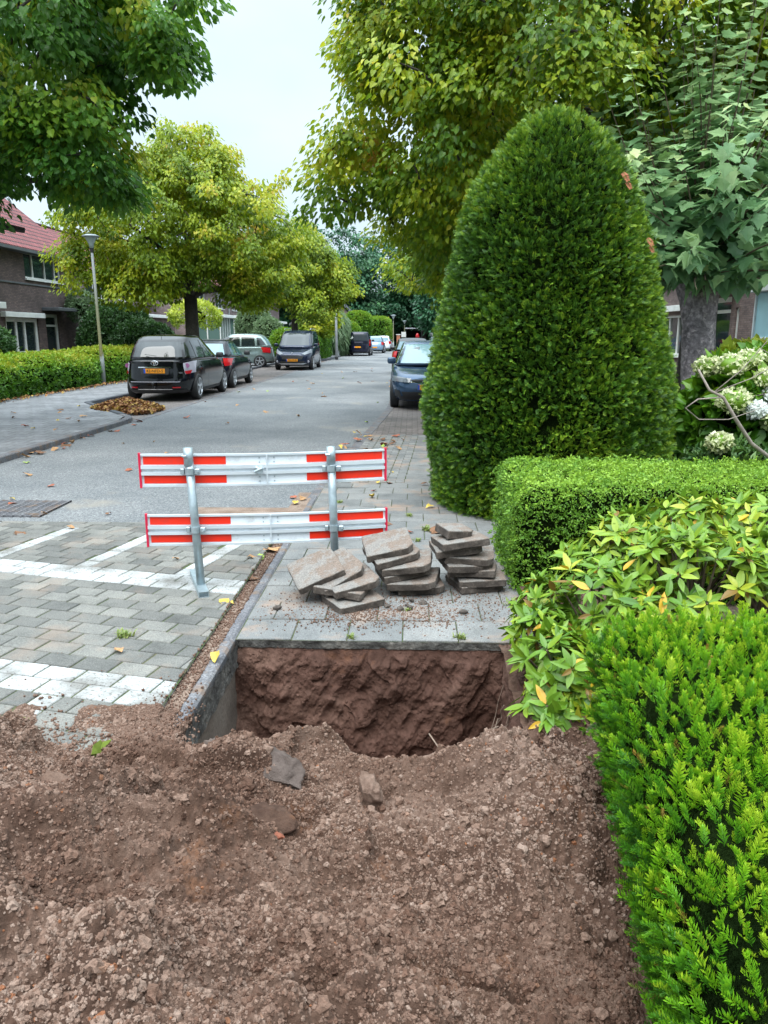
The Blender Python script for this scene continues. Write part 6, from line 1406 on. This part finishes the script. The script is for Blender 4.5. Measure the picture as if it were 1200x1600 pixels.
boxpart(an,'roof_edge',(-1.55,.2,2.65),(3.5,6.0,.18),M['white_frame']); boxpart(an,'panel',(-.1,.95,2.12),(.1,1.48,.72),M['curtain']); boxpart(an,'garage_door',(-.2,.95,.87),(.06,1.48,1.74),M['void']); boxpart(an,'window_frame',(-.08,2.45,1.22),(.08,.88,1.04),M['white_frame']); boxpart(an,'pane',(-.03,2.45,1.22),(.02,.7,.86),M['house_glass'])
opsC = [(57+5.5*k, 59.4+5.5*k, 3.6, 4.75) for k in range(6)] + [(63.3+11*k, 65.5+11*k,.5,2.3) for k in range(3)]
hC, oC = house('terraced_house','long pinkish brick terrace with red roof behind the parked cars', -15.6, 55.2, 92, 5.0, 8, 7.7, 'brick_pink','roof_red', opsC, chim=70)
for o in opsC: window(hC, oC, -15.6, o, mull=(.5,))
for yy in (66.5, 78): 
    mb = MB(); mb.tube([(.09, yy-oC[1], 0),(.09, yy-oC[1], 4.9)], .05, 8); mb.build('drainpipe', M['lamp_grey'], hC)
def bay(label, cx, cy, w, d, h):
    r = empty('bay_window', (cx, cy, 0)); tag(r, label, 'bay window'); boxpart(r,'base',(0,0,.4),(d,w,.8),M['brick_pink']); boxpart(r,'roof_slab',(.1,0,h),(d+.5,w+.5,.2),M['white_frame'])
    boxpart(r,'pane',(0,0,h/2+.35),(d-.12,w-.12,h-.92),M['glass_green'])
    for i in range(5):
        mb = MB(); mb.box((d/2-.03, -w/2+.05+(w-.1)*i/4, h/2+.35), (.07,.08,h-.92)); mb.build('mullion', M['white_frame'], r)
    for i in (0,1):
        mb = MB(); mb.box((-d/2+d*.5*i, -w/2+.03, h/2+.35), (.08,.07,h-.92)); mb.build('mullion', M['white_frame'], r)
bay('white framed glazed bay behind the broad tree trunk', -14.6, 57.2, 3.0, 1.9, 2.85); bay('smaller white framed bay to the right of the first bay', -14.7, 62.2, 2.4, 1.7, 2.9); bay('low white roofed bay far along the terrace', -14.3, 78.0, 3.4, 2.4, 2.7)
# grey gabled house further on
g = empty('gabled_house', (-9.6,96,0)); tag(g, 'grey steep roofed house rising behind the willow-like shrub', 'house')
mb = MB(); prism_y(mb, [(-5,-.06),(3.0,-.06),(3.0,3.0),(-.5,6.3),(-5,3.0)], 0, 9); mb.build('wall', M['brick_pink'], g)
mb = MB(); prism_y(mb, [(3.7,2.5),(-.5,6.6),(-5.4,2.6),(-5.4,2.85),(-.5,6.9),(3.7,2.75)], -.4, 9.5); mb.build('roof', M['roof_grey'], g)
mb = MB(); mb.box((1.0,-.02,1.6), (1.4,.08,1.2)); mb.build('window', M['white_frame'], g)
# house on the right behind the pollard
opsE = [(25.4,27.2,.75,2.75),(24.75,25.05,1.0,2.4),(31,34,3.4,4.8),(21,24,3.7,4.8),(29.5,32.5,.8,2.3)]
hE, oE = house('brick_house','brown brick house with red roof on the right behind the pollarded tree', 10, 20, 38, 5.1, 9, 7.8, 'brick_right','roof_red', opsE, sgn=-1)
window(hE, oE, 10, opsE[0], -1, fr=.15, bars=(.78,), frame='cream' if 'cream' in M else 'white_frame'); window(hE, oE, 10, opsE[1], -1, fr=.06)
for o in opsE[2:]: window(hE, oE, 10, o, -1, mull=(.33,.66))
boxpart(hE,'window_canopy',(9.8,26.3,2.98),(.7,2.6,.16),M['gutter_m'],oE); boxpart(hE,'band',(9.94,30.5,2.55),(.16,6,.22),M['white_frame'],oE)
co_ = empty('conservatory', (9.3,17.15,0)); tag(co_, 'pale blue panelled conservatory with white roof edge at the right edge', 'conservatory')
boxpart(co_,'wall',(0,0,1.3),(1.4,6.3,2.6),M['blue_panel']); boxpart(co_,'roof_edge',(-.05,0,2.72),(1.75,6.6,.22),M['white_frame'])
for k in range(6): boxpart(co_,'mullion',(-.72,-3.1+1.24*k,1.33),(.06,.07,2.5),M['refl_white'])
for k in range(5): boxpart(co_,'transom',(-.72,-2.48+1.24*k,1.5),(.05,1.16,.06),M['refl_white'])
for k in range(5):
    mb = MB(); 
    for s in (-.35,.35): mb.tube([(-.73,-2.48+1.24*k,1.0),(-.73,-2.48+1.24*k+s,1.45)], .018, 6)
    mb.build('brace', M['refl_white'], co_)
# ---- lamps and poles
def lamp(label, x, y, h, lean=0, r=.07, group='street lamps'):
    o = empty('street_lamp', (x, y, .04)); tag(o, label, 'street lamp', group)
    mb = MB(); mb.tube([(0,0,0),(0,0,h*.24),(lean*.24,0,h*.25),(lean,0,h)], [r*1.15,r*1.1,r*.85,r*.62], 14); mb.build('pole', M['lamp_pole'], o, True)
    mb = MB(); mb.lathe([(.06,-.02),(.075,.10),(.19,.30),(.20,.32)], 20, (lean,0,h)); mb.build('bowl', M['lamp_bowl'], o, True)
    mb = MB(); mb.lathe([(.255,0),(.26,.03),(.16,.07),(.02,.085)], 20, (lean,0,h+.31)); mb.build('lamp_cap', M['lamp_cap'], o, True)
    mb = MB(); mb.lathe([(.05,-.14),(.055,-.02)], 12, (lean,0,h)); mb.build('neck', M['black'], o)
M['lamp_bowl'] = glassm('lamp_bowl', (.30,.36,.36), .2); M['lamp_cap'] = simple('lamp_cap_grey', (.22,.26,.28), .4, .2, .1, 4)
m_, nt_, b_, o_ = newmat('algae_stained_pole'); g_ = N(nt_, 'ShaderNodeTexCoord'); s_ = N(nt_, 'ShaderNodeSeparateXYZ'); nt_.links.new(g_.outputs['Object'], s_.inputs[0])
r_ = ramp(nt_, None, [(0,(.34,.37,.37)),(.24,(.33,.36,.36)),(.27,(.12,.11,.04)),(.60,(.09,.095,.045)),(.74,(.13,.14,.13)),(1,(.20,.22,.23))]); mr_ = N(nt_, 'ShaderNodeMapRange'); mr_.inputs[2].default_value = 4.4
n_ = noise(nt_, g_.outputs['Object'], 6, 4); ad_ = N(nt_, 'ShaderNodeMath', operation='MULTIPLY_ADD'); nt_.links.new(n_, ad_.inputs[0]); ad_.inputs[1].default_value = .5; nt_.links.new(s_.outputs[2], ad_.inputs[2]); nt_.links.new(ad_.outputs[0], mr_.inputs[0]); nt_.links.new(mr_.outputs[0], r_.inputs[0])
nt_.links.new(r_.outputs[0], b_.inputs['Base Color']); b_.inputs['Roughness'].default_value = .6; M['lamp_pole'] = m_
lamp('algae stained grey street lamp on the left pavement before the hedge', -9.88, 24.6, 4.16, -.04, .06)
lamp('tall far street lamp beside the tall square hedge', -1.85, 75, 2.95, 0, .06); lamp('farthest street lamp with a pale sign box halfway up', -1.0, 95, 2.75, 0, .06)
o = empty('street_pole', (-4.75,48.9,.04)); tag(o, 'plain grey pole at the pavement edge rising into the tree crown', 'pole'); mb = MB(); mb.tube([(0,0,0),(0,0,4.6)], [.085,.055], 12); mb.build('pole', M['lamp_grey'], o, True); mb = MB(); mb.lathe([(.10,0),(.10,.16)], 12); mb.build('base_sleeve', M['black'], o)
boxs = boxpart(None,'sign_box',(-1.1,94.8,1.55),(.55,.12,.6),M['white_frame']); tag(boxs, 'pale sign box at the foot of the farthest street lamp', 'sign')
# ---- things at the far end of the road
t = empty('open_truck', (.1,98,0)); tag(t, 'dark truck with open raised back at the far end of the road', 'truck')
for (nm_, c, d, mt) in (('bed',(0,0,.8),(2.0,3.4,.35),'trim'),('side_frame',(-.97,0,1.6),(.1,3.4,1.3),'trim'),('side_frame',(.97,0,1.6),(.1,3.4,1.3),'trim'),('roof_panel',(0,0,2.28),(2.1,3.5,.1),'clear_lamp'),('cab',(0,2.6,1.3),(1.9,1.7,1.7),'void')): boxpart(t,nm_,c,d,M[mt],bev=.03)
for s in (-1,1):
    for yy in (-1.1,2.7): mb = MB(); mb.lathe([(.3,-.1),(.38,-.08),(.38,.08),(.3,.1)], 16, (s*.9,yy,.38), 'x'); mb.build('wheel', M['tyre'], t)
for s in (-1,1): boxpart(t,'tail_light',(s*.8,-1.75,1.0),(.2,.06,.14),M['red_lamp'])
per = empty('red_hydrant', (.55,95.2,0)); tag(per, 'small red standing post with rounded head in front of the dark truck', 'post'); mb = MB(); mb.lathe([(.16,0),(.16,1.1),(.22,1.12),(.22,1.25),(.2,1.5),(.1,1.68),(.02,1.7)], 16); mb.build('body', M['red_lamp'], per, True); boxpart(per,'side_cap',(0,-.2,1.3),(.45,.14,.14),M['red_lamp'])
M['terracotta'] = simple('orange_brick_pillar', (.42,.17,.10), .85, 0, .2, 6)
bp = empty('brick_pillar', (-1.75,96,0)); tag(bp, 'short orange brick pillar left of the dark truck', 'pillar'); boxpart(bp,'shaft',(0,0,.75),(.42,.42,1.5),M['terracotta']); boxpart(bp,'cap',(0,0,1.54),(.52,.52,.1),M['white_frame'])
gt = empty('white_gate_frame', (3.0,92,0)); tag(gt, 'white frame of posts and rails right of the dark truck', 'frame')
for k in range(4): boxpart(gt,'upright',(-.75+.5*k,0,.95),(.09,.09,1.9),M['white_frame'])
boxpart(gt,'top_rail',(0,-.07,1.72),(1.7,.05,.1),M['white_frame']); boxpart(gt,'middle_rail',(0,-.07,1.1),(1.7,.05,.08),M['white_frame'])
# low picket fence beside willow shrub
pf = empty('picket_fence', (-5.55,60.5,0)); tag(pf, 'pale picket fence in front of the willow-like shrub', 'fence')
for k in range(9): boxpart(pf,'picket',(0,-1.8+.45*k,.6),(.05,.12,1.2),M['refl_white'])
boxpart(pf,'rail',(-.06,0,.9),(.05,4.2,.08),M['refl_white'])
